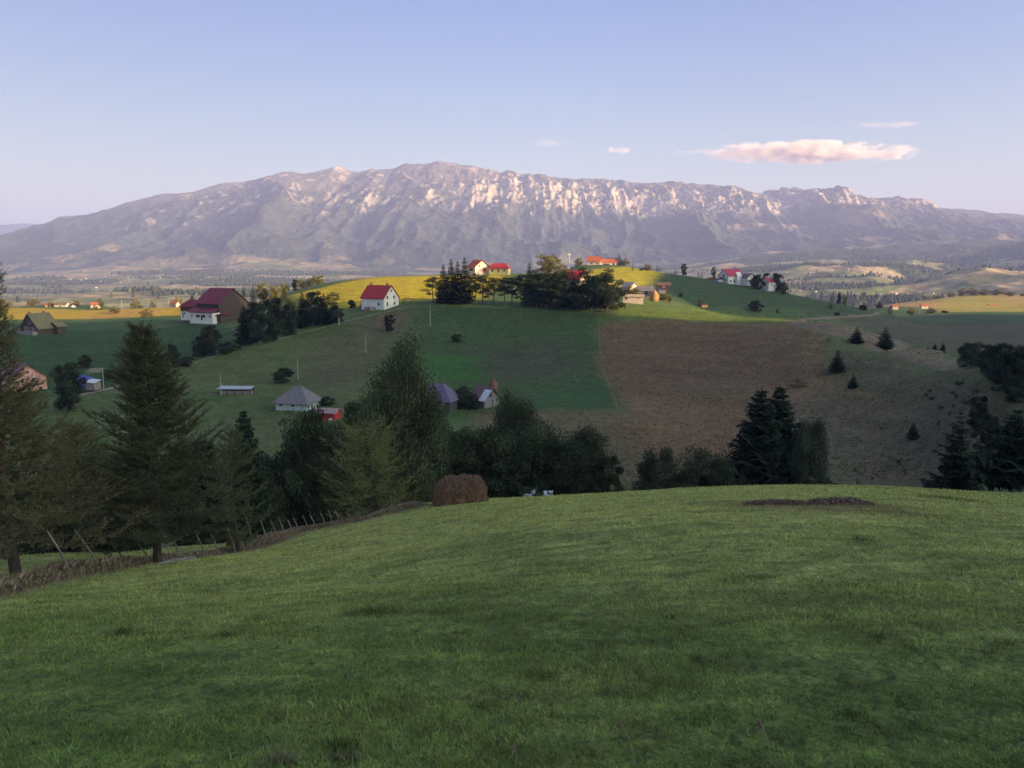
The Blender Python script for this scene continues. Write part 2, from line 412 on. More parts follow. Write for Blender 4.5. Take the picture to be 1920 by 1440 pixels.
def ground_color(x, y, z):
    r = np.hypot(x, y)
    n1 = fbm(x / 60, y / 60, 4, 31); n2 = fbm(x / 9, y / 9, 4, 41); n3 = fbm(x / 1.6, y / 1.0, 3, 51)
    # green meadow, lusher and drier patches
    c = np.zeros((len(x), 3)); c[:] = (0.070, 0.112, 0.036)
    c = mixc(c, (0.125, 0.125, 0.055), 0.55 * sstep(-0.15, 0.5, n1 + 0.5 * n2))
    c = mixc(c, (0.036, 0.072, 0.024), 0.5 * sstep(0.05, 0.5, -n1 + 0.4 * n2) )
    nearw = sstep(75, 60, y) * (r < 300)
    n4 = fbm(x / 3.4, y / 2.0, 4, 61)
    cn = np.zeros_like(c); cn[:] = (0.098, 0.144, 0.038)
    cn = mixc(cn, (0.145, 0.180, 0.054), 0.75 * sstep(-0.1, 0.45, n4 + 0.4 * n2))
    cn = mixc(cn, (0.280, 0.300, 0.100), 0.85 * sstep(3, 22, y + 0.3 * x))
    cn = mixc(cn, (0.055, 0.090, 0.030), 0.3 * sstep(0.18, 0.5, -n4 + 0.4 * n3))
    n5 = fbm(x / .45, y / .30, 3, 63)
    cn = cn * (1 + 0.42 * n5 * sstep(70, 20, r))[:, None]
    c = c * (1 - nearw[:, None]) + cn * nearw[:, None]
    # weedy dry grass along the fence
    df = seg_dist(x, y, FENCE_W)
    c = mixc(c, (0.160, 0.132, 0.092), sstep(1.7, 0.4, df + 0.6 * n2) * (y < 75))
    # far side slopes
    e = (4 * n2 + 2 * n3) * 0.5
    far = (y > 100)
    X = x + 1.5 * n2 * 2; Y = y + 1.5 * fbm(x / 7, y / 7, 3, 71) * 2
    def zone(pts, col, soft=2.0, k=1.0):
        nonlocal c
        w = poly_soft(X, Y, wpoly(pts), soft) * far
        c = mixc(c, col, w * k)
    # dull lower slope at the foot of the hills
    zone([(900,772),(1160,772),(1230,778),(1400,780),(1500,830),(1520,905,110),(1100,905,100),(900,850,100)], (0.135,0.108,0.062), 5)
    # left-hand meadow: deep green
    zone([(-200,640),(60,618),(400,606),(470,640),(330,690),(250,720),(0,760),(-300,760)], (0.040,0.078,0.026), 4)
    # brown-green upper part left of the middle
    zone([(560,700),(600,640),(650,605),(770,578),(800,580),(760,640),(700,720),(560,740)], (0.098,0.094,0.048), 8, 0.8)
    zone([(700,600),(720,588),(760,584),(745,612),(705,622)], (0.130,0.085,0.062), 3, 0.8)
    # middle fields
    zone([(790,575),(1120,585),(1118,640),(1158,768),(900,768),(800,700),(770,640)], (0.050,0.083,0.032), 2.0, 0.9)
    zone([(830,655),(1000,668),(1000,680),(830,665)], (0.040,0.050,0.030), 1.5, 0.5)
    zone([(790,664),(905,664),(915,712),(790,714)], (0.038,0.110,0.022), 2.5, 0.9)
    zone([(905,740),(1156,725),(1158,768),(905,768)], (0.044,0.090,0.032), 2.5, 0.9)
    zone([(880,655),(1060,640),(1100,700),(920,720)], (0.066,0.070,0.042), 7, 0.8)
    # the big dry field
    zone([(1127,606),(1165,601),(1300,603),(1480,608),(1560,640),(1530,690),(1640,740),(1700,770),(1560,800),(1470,850),(1400,905,110),(1230,880,110),(1170,805),(1190,780),(1156,764),(1148,722),(1126,660)], (0.158,0.102,0.056), 3.0, 0.92)
    zone([(1140,612),(1480,622),(1500,700),(1400,740),(1180,735),(1150,690)], (0.115,0.076,0.050), 8, 0.5)
    zone([(1470,760),(1560,735),(1740,770),(1760,912,100),(1340,912,110),(1440,860)], (0.112,0.094,0.058), 6, 0.9)
    # grey green turf on the right flank
    zone([(1560,655),(1700,672),(1850,710),(1930,780),(1880,905,100),(1620,905,100),(1580,800),(1700,775),(1600,720),(1540,690)], (0.108,0.090,0.052), 6, 0.85)
    # pale dry strip along the right-hand brow
    zone([(1475,606),(1540,604),(1600,612),(1700,644),(1790,679),(1836,695),(1815,704),(1760,690),(1690,668),(1600,640),(1530,622)], (0.190,0.142,0.104), 2.5, 0.85)
    # green above the dry field, lightened in colour to strengthen its sunlit strip
    zone([(1150,567),(1310,578),(1400,592),(1500,601),(1470,607),(1300,602),(1165,598)], (0.130,0.170,0.034), 2.0, 0.95)
    # hill behind it, dark green
    zone([(1240,560,340),(1180,520,380),(1240,512,430),(1330,521,430),(1450,548,420),(1640,577,420),(1600,590,380),(1300,572,340)], (0.042,0.076,0.030), 6, 0.9)
    zone([(1560,592,360),(1700,600,360),(1930,600,360),(1930,690,240),(1830,680,240),(1700,640,300),(1600,608,330)], (0.088,0.075,0.050), 7, 0.9)
    zone([(1500,596,350),(1640,583,380),(1750,590,400),(1940,590,400),(1940,606,380),(1640,592,380)], (0.048,0.076,0.034), 5, 0.8)
    # dry meadows in the sun, with sunlit brightness added to their colour
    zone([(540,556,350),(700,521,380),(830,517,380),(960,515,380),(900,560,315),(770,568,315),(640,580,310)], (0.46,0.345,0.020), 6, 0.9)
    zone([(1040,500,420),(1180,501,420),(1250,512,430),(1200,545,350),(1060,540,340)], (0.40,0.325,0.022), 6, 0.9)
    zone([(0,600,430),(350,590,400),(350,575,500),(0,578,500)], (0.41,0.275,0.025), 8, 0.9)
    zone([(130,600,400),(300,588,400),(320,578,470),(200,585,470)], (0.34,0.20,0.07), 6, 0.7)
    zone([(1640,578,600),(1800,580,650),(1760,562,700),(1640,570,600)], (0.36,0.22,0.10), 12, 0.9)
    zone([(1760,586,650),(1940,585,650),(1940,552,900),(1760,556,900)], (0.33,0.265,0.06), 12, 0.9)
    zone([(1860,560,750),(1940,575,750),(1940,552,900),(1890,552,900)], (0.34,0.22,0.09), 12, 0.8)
    # faint mowing lines that follow the contours
    st = 0.5 + 0.5 * np.sin(z * 3.4 + 2.0 * n1 * 3)
    c = c * (1 - 0.13 * (st * far * sstep(-0.4, 0.3, n1))[:, None])
    # grain
    c = c * (1 + 0.22 * n3[:, None] * far[:, None])
    # soil worn near the heap
    dm = np.hypot((x - MANURE_C[0]) / 3.0, (y - MANURE_C[1]) / 3.2)
    c = mixc(c, (0.130, 0.100, 0.050), 0.7 * sstep(1.3, 0.6, dm + 0.5 * n4) * (y < 60))
    return np.clip(c, 0.01, 0.9)

def polar_ground():
    az = np.concatenate([np.arange(-180, -60, 2.0), np.arange(-60, -40, 0.5), np.arange(-40, 40, 0.075), np.arange(40, 60, 0.5), np.arange(60, 150, 0.7), np.arange(150, 180, 2.0)])
    az = np.radians(az)
    rr = np.concatenate([[0.25, 0.8, 1.5], np.geomspace(2.2, 2600, 640)])
    A, R = np.meshgrid(az, rr)
    x = (R * np.sin(A)).ravel(); y = (R * np.cos(A)).ravel()
    z = height(x, y)
    nr, na = A.shape
    i = np.arange(nr - 1)[:, None] * na; j = np.arange(na)[None, :]; j2 = (j + 1) % na
    f = np.stack([i + j, i + j2, i + na + j2, i + na + j], -1).reshape(-1, 4)
    V = np.stack([x, y, z], 1)
    V = np.concatenate([V, [[0, 0, hgt(0, 0)]]]); c0 = len(V) - 1
    jj = np.arange(na)
    tri = np.stack([np.full(na, c0), (jj + 1) % na, jj], 1)
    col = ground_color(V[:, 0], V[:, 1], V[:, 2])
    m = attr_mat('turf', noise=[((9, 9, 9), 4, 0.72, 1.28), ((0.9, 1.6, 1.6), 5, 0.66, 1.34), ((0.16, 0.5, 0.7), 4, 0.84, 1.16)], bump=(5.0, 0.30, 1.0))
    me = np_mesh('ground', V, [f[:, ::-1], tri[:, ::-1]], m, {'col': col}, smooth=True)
    o = link(me, 'ground'); tag(o, kind='structure')
    return o
polar_ground()

# ------------------------------------------------------------------ valley and its low hills
VAL = [(0,575,1500),(-400,580,1500),(100,566,1750),(60,560,1900),(150,554,2000),(250,549,2100),(330,561,1900),(420,556,2100),(560,552,2300),
 (0,548,2900),(150,545,3100),(300,543,3100),(450,540,3100),(0,530,3900),(150,524,4000),(300,522,4000),(450,520,3900),(-500,530,3800),(-500,510,5000),
 (0,512,4900),(200,504,4950),(400,498,4950),(450,490,5000),(600,505,4800),(700,540,3200),(700,505,4900),(1000,530,3600),(1000,505,4900),
 (1250,525,3600),(1300,497,4700),(1400,490,4500),(1400,530,3000),(1500,548,2100),(1500,525,2700),(1500,500,3500),(1520,487,4300),
 (1620,548,2000),(1620,522,2600),(1620,500,3200),(1660,490,3500),(1700,489,3500),(1740,500,3300),(1700,552,1900),(1780,548,1900),(1700,478,4700),(1800,520,3300),
 (1800,498,4000),(1790,468,4800),(1860,522,2300),(1930,512,2300),(2100,500,2300),(1860,482,4300),(1930,470,4600),(1930,450,5000),(2300,450,4800),(2300,520,2500)]
VALZ = [(100,1200,-120),(100,2600,-125),(350,2600,-130),(900,1200,-130),(900,2000,-130),(1500,1400,-120),(1800,1500,-90),(1650,2900,-60),(1700,4000,-30),(2250,3600,260),(2250,4500,320),(2080,4000,150),(2200,3000,120),(1840,2800,-120),(1930,2900,-110),(2300,3200,-90),(1780,2400,-115),(-600,2600,-130),(-600,1200,-110),(2300,1300,-80)]  # includes an unseen tall hill on the right, added to shade the valley
P3 = []
for a, b, d in VAL: P3.append(((a - 960) / 500.0, 4.0 * math.log(d), at(a, b, d)[2]))
for a, d, z in VALZ: P3.append(((a - 960) / 500.0, 4.0 * math.log(d), z))
P3 = np.array(P3); tps3 = TPS(P3[:, :2], P3[:, 2], 3e-3)
def valley_h(x, y):
    x = np.asarray(x, float); y = np.asarray(y, float); sh = x.shape; x = x.ravel(); y = y.ravel()
    yc = np.clip(y, 1150, 5100)
    px = 960 + 1455 * x / yc
    z = tps3(np.stack([np.clip((px - 960) / 500, -3.2, 3.2), 4.0 * np.log(yc)], 1))
    right = sstep(400, 1500, x)
    z = z + (34 + 55 * right) * (ridged(x / 900, y / 700, 4, 81) - 0.45) * sstep(1300, 2200, y)
    z = z + 6 * fbm(x / 160, y / 160, 3, 83)
    z = np.where(y < 1700, np.minimum(z, -60) - 30 * sstep(1700, 1300, y), z)
    return z.reshape(sh)
FIELDS = [(x, y, a) for x, y, a in zip(rng.uniform(-4200, 4200, 700), rng.uniform(1500, 5300, 700), rng.random(700))]
def woods(x, y):
    right = sstep(200, 1400, x)
    w = fbm(x / 420 + 3, y / 300, 5, 91) + 0.22 * sstep(3900, 4800, y)
    return sstep(0.04, 0.09, w + 0.14 * right - 0.06)
def grid_mesh(name, xs, ys, hf, cf, mat):
    X, Y = np.meshgrid(xs, ys); Z = hf(X, Y)
    nr, nc = X.shape
    i = np.arange(nr - 1)[:, None] * nc; j = np.arange(nc - 1)[None, :]
    f = np.stack([i + j, i + j + 1, i + nc + j + 1, i + nc + j], -1).reshape(-1, 4)
    V = np.stack([X.ravel(), Y.ravel(), Z.ravel()], 1)
    gy, gx = np.gradient(Z); gx = gx / np.gradient(X, axis=1); gy = gy / np.gradient(Y, axis=0)
    col = cf(V[:, 0], V[:, 1], V[:, 2], gx.ravel(), gy.ravel())
    me = np_mesh(name, V, f, mat, {'col': col}, smooth=True)
    o = link(me, name); tag(o, kind='structure'); return o
def valley_col(x, y, z, gx, gy):
    # patchwork of meadows: nearest-seed cells
    fx = np.array([f[0] for f in FIELDS]); fy = np.array([f[1] for f in FIELDS]); fa = np.array([f[2] for f in FIELDS])
    idx = np.zeros(len(x), int)
    for k in range(0, len(x), 20000):
        wx = x[k:k+20000] + 90 * fbm(x[k:k+20000] / 200, y[k:k+20000] / 200, 3, 95)
        d = (wx[:, None] - fx[None]) ** 2 + ((y[k:k+20000, None] - fy[None]) * 1.3) ** 2
        idx[k:k+20000] = d.argmin(1)
    a = fa[idx]
    pal = np.array([(0.14, 0.15, 0.05), (0.20, 0.17, 0.08), (0.28, 0.20, 0.12), (0.11, 0.14, 0.045), (0.34, 0.24, 0.15), (0.17, 0.17, 0.07)])
    c = pal[(a * 5.999).astype(int)]; c = 0.6 * c + 0.4 * np.array([0.15, 0.145, 0.075])
    w = woods(x, y)
    c = c * (1 - w[:, None]) + np.array([0.035, 0.050, 0.028])[None] * w[:, None]
    c = c * (1 + 0.8 * fbm(x / 45, y / 60, 5, 97))[:, None]
    return np.clip(c, 0.012, 0.6)
vm = attr_mat('valley_turf', noise=[((0.012, 0.012, 0.012), 4, 0.8, 1.2), ((0.05, 0.05, 0.05), 4, 0.7, 1.3)], bump=(0.04, 8.0, 0.5))
grid_mesh('hills', np.linspace(-5200, 5200, 760), np.geomspace(1200, 5400, 420), valley_h, valley_col, vm)

# ------------------------------------------------------------------ the mountain range
RID = [(-900,520),(-500,505),(-200,480),(0,455),(60,436),(130,420),(200,392),(260,373),(290,366),(310,362),(330,363),(350,361),(370,359),(410,346),(450,341),(470,336),(500,331),(530,321),(580,320),(610,312),(630,308),(645,312),(660,319),(680,320),(700,316),(740,316),(760,308),(800,309),(815,303),(850,306),(900,314),(940,322),(955,318),(975,324),(1010,325),(1040,332),(1080,335),(1130,335),(1180,340),(1230,345),(1255,341),(1300,341),(1350,345),(1380,349),(1410,362),(1450,357),(1475,350),(1510,352),(1540,362),(1570,369),(1620,372),(1650,378),(1680,389),(1700,393),(1720,390),(1750,388),(1780,390),(1800,392),(1830,393),(1850,400),(1880,398),(1920,403),(2100,420),(2400,440),(2900,470)]
RPX = np.array([a for a, b in RID], float); RPY = np.array([b for a, b in RID], float)
Y0, YR = 4900.0, 8000.0
def ridge_z(x):
    px = 960 + 1480 * x / YR
    row = np.interp(px, RPX, RPY)
    return (-(F * SP) + (720 - row) * CP) / (F * CP + (720 - row) * SP) * YR
def mtn_h(x, y):
    x = np.asarray(x, float); y = np.asarray(y, float); sh = x.shape; x = x.ravel(); y = y.ravel()
    zt = ridge_z(x); zt = 0.5 * zt + 0.25 * ridge_z(x - 14) + 0.25 * ridge_z(x + 14)
    jag = np.interp(960 + 1480 * x / YR, [250, 320, 520, 900, 1380, 1430, 1680, 1800], [1, 5, 7, 8, 8, 20, 14, 5])
    zt = zt + 1.8 * jag * fbm(x / 55, x * 0 + 3.3, 4, 151)
    zb = valley_h(x * Y0 / np.maximum(y, Y0), np.full(len(x), Y0)) - 20
    s = (y - Y0) / (YR - Y0)
    rel = zt - zb
    px = 960 + 1480 * x / YR
    # profile from foot to crest: forest slope, cliff band, high pasture
    k1 = np.interp(px, [0, 400, 900, 1000, 1500, 1700, 2200], [0.80, 0.80, 0.74, 0.70, 0.66, 0.66, 0.66])
    sw = s + 0.035 * fbm(x / 500, y / 900, 3, 101)
    g = np.interp(sw, [-1, 0, 0.35, 0.62, 0.72, 1.0, 1.2], [0.0, 0.0, 0.26, 0.55, 0.80, 1.0, 0.92])
    g0 = np.interp(sw, [-1, 0, 0.35, 0.7, 1.0, 1.2], [0.0, 0.0, 0.28, 0.68, 1.0, 0.92])
    kk = np.interp(px, [850, 950, 1650, 1750], [0.0, 1, 1, 0.2])
    g = g0 * (1 - kk) + g * kk
    z = zb + rel * g
    # ribs and gullies running down the slope
    wx = x + 0.22 * (y - Y0) * 0 + 160 * fbm(x / 900, y / 900, 3, 103)
    env = np.interp(s, [0.0, 0.12, 0.45, 0.72, 0.93, 1.0, 1.1], [0.0, 0.7, 1.2, 0.95, 0.35, 0.06, 0.1])
    big = ridged(wx / 1150 + 0.15, y / 3200, 3, 105) - 0.45
    mid = ridged(wx / 360, y / 1000, 4, 107) - 0.42
    fine = ridged(x / 95, y / 260, 3, 109) - 0.42
    amp = np.clip(rel / 1150, 0.15, 1)
    west = np.interp(px, [300, 850, 950, 2000], [0.55, 0.55, 1.0, 1.0]); dg = ridged((x + 0.55 * y) / 520, (y - 0.3 * x) / 1500, 3, 115) - 0.43
    z = z + amp * env * (270 * big + 120 * mid * west + 36 * fine * west + 105 * dg)
    cl = np.interp(s, [0.5, 0.62, 0.74, 0.97, 1.0], [0, 1, 1, 0.35, 0.1]) * kk
    z = z + amp * cl * (60 * (ridged(x / 62, y / 150, 3, 111) - 0.4) + 62 * (ridged(wx / 210, y / 500, 3, 113) - 0.4))
    # beyond the crest it falls away
    z = np.where(s > 1, z - (s - 1) * 900, z)
    return z.reshape(sh)
def mtn_col(x, y, z, gx, gy):
    slope = np.hypot(gx, gy)
    zt = ridge_z(x); px = 960 + 1480 * x / YR; s = (y - Y0) / (YR - Y0)
    below = zt - z
    c = np.zeros((len(x), 3)); c[:] = (0.040, 0.050, 0.040)
    tex = fbm(x / 60, y / 90, 4, 121)
    c = c * (1 + 0.6 * tex)[:, None]
    # high pasture and bare slopes above the tree line
    line = np.interp(px, [0, 300, 500, 700, 900, 1000, 1700, 1920], [90, 90, 200, 330, 330, 240, 230, 200])
    alp = sstep(70, -40, below - line + 120 * fbm(x / 260, y / 300, 4, 123))
    c = mixc(c, (0.098, 0.088, 0.076), alp)
    # limestone where it is steep
    band = np.interp(px, [250, 320, 500, 700, 850, 950, 1450, 1680, 1740, 1800], [0.0, 0.35, 0.5, 0.62, 0.8, 1.0, 1.0, 0.95, 0.4, 0.25])
    up = sstep(520, 300, below) 
    rk = fbm(x / 120, y / 160, 5, 125)
    stp = sstep(0.70, 1.05, slope + 0.42 * rk)
    t0 = np.interp(px, [300, 420, 500, 700, 880, 930, 1000, 1380, 1420, 1680, 1750], [15, 30, 160, 300, 290, 80, 55, 50, 0, 0, 15])
    b0 = np.interp(px, [300, 500, 700, 900, 1000, 1250, 1400, 1680, 1750], [130, 400, 520, 520, 400, 430, 300, 170, 90])
    bw = below + 110 * rk
    zone = np.maximum(sstep(t0 - 35, t0 + 35, bw), 0.22 * sstep(0.15, 0.4, fbm(x / 50, y / 70, 4, 128))) * sstep(b0 + 50, b0 - 70, bw)
    rock = np.clip(stp * band * zone * 1.15, 0, 1)
    speck = sstep(0.34, 0.42, fbm(x / 75, y / 90, 3, 127)) * sstep(640, 420, below) * (z > 300) * np.interp(px, [300, 450, 1000, 1100], [0, 1, 1, 0]) * 0.8
    crest = sstep(40, 12, below) * sstep(0.0, 0.2, fbm(x / 90, y / 90, 3, 129)) * 0.5
    peak = np.exp(-((px - 628) / 26) ** 2) * sstep(90, 55, below)
    rock = np.clip(np.maximum(np.maximum(rock, speck), np.maximum(crest * band * (px > 1390), peak)), 0, 1)
    east = sstep(1380, 1420, px) * sstep(1700, 1660, px) * sstep(135, 100, below)
    rock = np.maximum(rock, east * sstep(-0.25, 0.1, rk))
    rc = np.array([0.32, 0.262, 0.230])[None] * (1 + 0.45 * fbm(x / 34, y / 45, 4, 131))[:, None]
    c = c * (1 - rock[:, None]) + rc * rock[:, None]
    # clearings low on the slope
    cle = sstep(0.28, 0.36, fbm(x / 420, y / 500, 3, 133)) * (z < 380) * sstep(0.1, 0.25, 0.4 - s)
    c = mixc(c, (0.20, 0.165, 0.10), 0.8 * cle)
    ft = sstep(0.13, 0.02, s + 0.10 * fbm(x / 300, y / 300, 4, 135)) * sstep(-0.1, 0.15, fbm(x / 170, y / 130, 4, 137)); c = mixc(c, (0.155, 0.145, 0.085), 0.75 * ft)
    for cx, cy, rx, ry in ((1430, 425, 75, 7), (1600, 405, 60, 16), (460, 490, 55, 9)):
        d = np.maximum(0, (z * 0 + 1))
        X0 = (cx - 960) / 1470.0
        row = 720 - F * (y * SP + z * CP) / (y * CP - z * SP)
        w = sstep(1.2, 0.7, np.hypot((px * 0 + (960 + 1470 * x / y) - cx - 0.0) / rx, (row - cy) / ry) + 0.4 * tex)
        c = mixc(c, (0.24, 0.18, 0.12), w * 0.8)
    return np.clip(c, 0.01, 0.75)
mm = attr_mat('mountain_rock', noise=[((0.02, 0.012, 0.02), 5, 0.75, 1.25)], bump=(0.03, 22.0, 0.9))
ys = np.concatenate([np.linspace(4880, 6200, 90), np.linspace(6210, 8250, 250), np.linspace(8300, 9400, 8)])
grid_mesh('mountain', np.linspace(-6600, 6600, 1250), ys, mtn_h, mtn_col, mm)

def far_h(x, y):
    top = np.interp(960 + 1480 * x / 14000, [-900, -300, 0, 40, 70, 110, 130, 200, 1700, 1900, 1960, 2500], [470, 440, 421, 418, 421, 417, 420, 440, 470, 405, 402, 420])
    zt = -(F * SP - (720 - top) * CP) / (F * CP + (720 - top) * SP) * 14000
    s = np.clip((y - 11500) / 2500, 0, 1)
    return -250 + (zt + 250) * (s ** 1.1) + 90 * (ridged(x / 1500, y / 1500, 4, 141) - 0.45) * np.sin(s * 3.14159) - np.maximum(0, y - 14000) * 0.5
grid_mesh('distant_mountains', np.linspace(-13500, 13500, 700), np.linspace(11400, 14600, 90), far_h,
          lambda x, y, z, gx, gy: np.tile(np.array([[0.05, 0.055, 0.045]]), (len(x), 1)), mm)
# lowland floor under everything, out to the horizon
def base_plain():
    s = 24000.0
    V = np.array([(-s, -3000, -262), (s, -3000, -262), (s, 24000, -262), (-s, 24000, -262)])
    o = link(np_mesh('terrain', V, np.array([[0, 1, 2, 3]]), vm, {'col': np.tile([[0.1, 0.11, 0.05]], (4, 1))}), 'terrain'); tag(o, kind='structure')
base_plain()

# ------------------------------------------------------------------ vegetation builders
bark_m = flat_mat('bark', (0.055, 0.045, 0.038), 0.95, (6.0, 0.6, 1.4), axis=(3, 3, 0.5))
pinebark_m = flat_mat('pine_bark', (0.10, 0.06, 0.042), 0.95, (4.0, 0.6, 1.4), axis=(3, 3, 0.5))
birchbark_m = flat_mat('birch_bark', (0.34, 0.33, 0.30), 0.8, (5.0, 0.3, 1.2), axis=(0.6, 0.6, 4))
leaf_m = attr_mat('leaf', rough=0.75, transl=0.12, spec=0.1)
needle_m = attr_mat('needle', rough=0.85, transl=0.04, spec=0.08)

def tube(pts, rad, sides=5):
    pts = np.asarray(pts, float); rad = np.asarray(rad, float); n = len(pts)
    t = np.gradient(pts, axis=0); t /= np.linalg.norm(t, axis=1)[:, None] + 1e-9
    ref = np.array([0.0, 0, 1]) if abs(t[0][2]) < 0.9 else np.array([1.0, 0, 0])
    a = np.cross(t, ref); a /= np.linalg.norm(a, axis=1)[:, None] + 1e-9; b = np.cross(t, a)
    th = np.arange(sides) * 2 * np.pi / sides
    V = pts[:, None] + rad[:, None, None] * (np.cos(th)[None, :, None] * a[:, None] + np.sin(th)[None, :, None] * b[:, None])
    i = np.arange(n - 1)[:, None] * sides; j = np.arange(sides)[None]; j2 = (j + 1) % sides
    f = np.stack([i + j, i + j2, i + sides + j2, i + sides + j], -1).reshape(-1, 4)
    return V.reshape(-1, 3), f
class Parts:
    def __init__(s): s.V = []; s.F = []; s.n = 0; s.c = []
    def add(s, V, f, col=None):
        s.V.append(V); s.F.append(np.asarray(f) + s.n); s.n += len(V)
        if col is not None: s.c.append(np.broadcast_to(col, (len(V), 3)))
    def mesh(s, name, mat, smooth=False):
        V = np.concatenate(s.V)
        q = [f for f in s.F if f.shape[1] == 4]; t = [f for f in s.F if f.shape[1] == 3]
        fs = ([np.concatenate(q)] if q else []) + ([np.concatenate(t)] if t else [])
        cols = {'col': np.concatenate(s.c)} if s.c else None
        return np_mesh(name, V, fs, mat, cols, smooth)

def unit(v): return v / (np.linalg.norm(v, axis=-1, keepdims=True) + 1e-9)
def leaf_tris(ctr, size, g, up=None, flat=0.0, asp=0.45):
    """one small triangle per centre; up biases the long axis"""
    n = len(ctr)
    a = unit(g.normal(size=(n, 3)) + (0 if up is None else up))
    b = unit(np.cross(a, g.normal(size=(n, 3)) * np.array([1, 1, 1 - flat])))
    sz = (np.asarray(size) * g.uniform(0.6, 1.4, n))[:, None]
    V = np.stack([ctr - a * sz * 0.5 - b * sz * asp, ctr - a * sz * 0.5 + b * sz * asp, ctr + a * sz * 0.6], 1).reshape(-1, 3)
    return V, np.arange(3 * n).reshape(-1, 3)
def leaf_cols(base, n, g, var=0.22, clump=None):
    k = 1 + var * g.normal(size=n)
    if clump is not None: k = k * clump
    hue = g.normal(size=n) * 0.10
    c = np.asarray(base)[None] * np.clip(k, 0.35, 1.9)[:, None] * np.stack([1 + hue, np.ones(n), 1 - 0.5 * hue], 1)
    return np.repeat(np.clip(c, 0.004, 0.6), 3, axis=0)

def broadleaf(seed, n=9000, h=1.0, w=0.8, base=0.16, col=(0.050, 0.068, 0.034), ls=0.022, clumps=46, droop=0.0, lobes=1.0, top=0.55, bark=None, limbs=12):
    """unit-height tree (scaled when placed); returns trunk mesh, crown mesh"""
    g = np.random.default_rng(seed)
    T = Parts(); L = Parts()
    cz = base + (h - base) * 0.52; rz = (h - base) * 0.52; rx = w / 2
    ph = g.uniform(0, 6.28, 4)
    cl = []
    for i in range(clumps):
        d = unit(g.normal(size=3)); d[2] = d[2] * 0.9 + 0.08
        rr = g.uniform(0.30, 0.92) ** 0.6
        lob = 1 + 0.20 * lobes * math.sin(3 * math.atan2(d[1], d[0]) + ph[0] + 4 * d[2]) + 0.12 * lobes * g.normal()
        taper = 1 - (0.45 if d[2] > 0 else (0.25 if base > 0.1 else 0.0)) * abs(d[2]) * top
        if base <= 0.1 and d[2] < 0: taper *= 1.12; rr = rr * 0.8 + 0.2 * g.random()
        p = np.array([d[0] * rx * rr * lob * taper, d[1] * rx * rr * lob * taper, cz + d[2] * rz * rr * min(lob, 1.04)])
        cl.append(p)
    if base <= 0.1:
        for i in range(clumps // 3):
            a_ = g.uniform(0, 6.28); q = g.uniform(0.1, 0.40) * w * (1 + 0.12 * math.sin(3 * a_ + ph[1]))
            cl.append(np.array([math.cos(a_) * q, math.sin(a_) * q, g.uniform(0.04, 0.34)]))
        clumps = len(cl)
    cl = np.array(cl)
    nodes = [(0, 0, 0), (0.01 * g.normal(), 0.01 * g.normal(), base * 0.7), (0.025 * g.normal(), 0.02 * g.normal(), cz * 0.8), (0.03 * g.normal(), 0.03 * g.normal(), h * 0.86)]
    nodes = np.array(nodes); zz = np.linspace(0, 1, 9)
    P = np.stack([np.interp(zz, np.linspace(0, 1, 4), nodes[:, k]) for k in range(3)], 1)
    T.add(*tube(P, np.linspace(0.022, 0.004, 9) * (0.7 + w * 0.5), 7))
    order = g.permutation(clumps)[:limbs * 2]
    for k, i in enumerate(order):
        e = cl[i]; z0 = min(g.uniform(base * 0.6, 0.75) , e[2] * 0.85)
        s = np.array([np.interp(z0, P[:, 2], P[:, 0]), np.interp(z0, P[:, 2], P[:, 1]), z0])
        m = (s + e) / 2 + np.array([0, 0, 0.03 * g.normal()]) + (e - s) * np.array([0.10, 0.10, -0.08])
        tt = np.linspace(0, 1, 6)[:, None]
        c = (1 - tt) ** 2 * s + 2 * tt * (1 - tt) * m + tt ** 2 * e
        T.add(*tube(c, np.linspace(0.009, 0.0022, 6), 4))
    per = g.dirichlet(np.ones(clumps) * 6) * n
    for i in range(clumps):
        k = max(int(per[i]), 8); cr = g.uniform(0.075, 0.135) * (0.6 + 0.5 * w)
        d = unit(g.normal(size=(k, 3))); r = cr * g.uniform(0.25, 1.15, k) ** 0.7
        c = cl[i] + d * r[:, None] * np.array([1.15, 1.15, 0.75])
        if droop:
            c[:, 2] -= droop * g.random(k) ** 2 * 0.16
            V, f = leaf_tris(c, ls, g, up=np.array([0, 0, -1.6]), asp=0.25)
        else:
            V, f = leaf_tris(c, ls, g, asp=0.42)
        V[:, 2] = np.maximum(V[:, 2], 0.012)
        L.add(V, f, leaf_cols(col, k, g, 0.22, 1 + 0.32 * g.normal()))
    return T.mesh('trunk', bark or bark_m), L.mesh('crown', leaf_m)

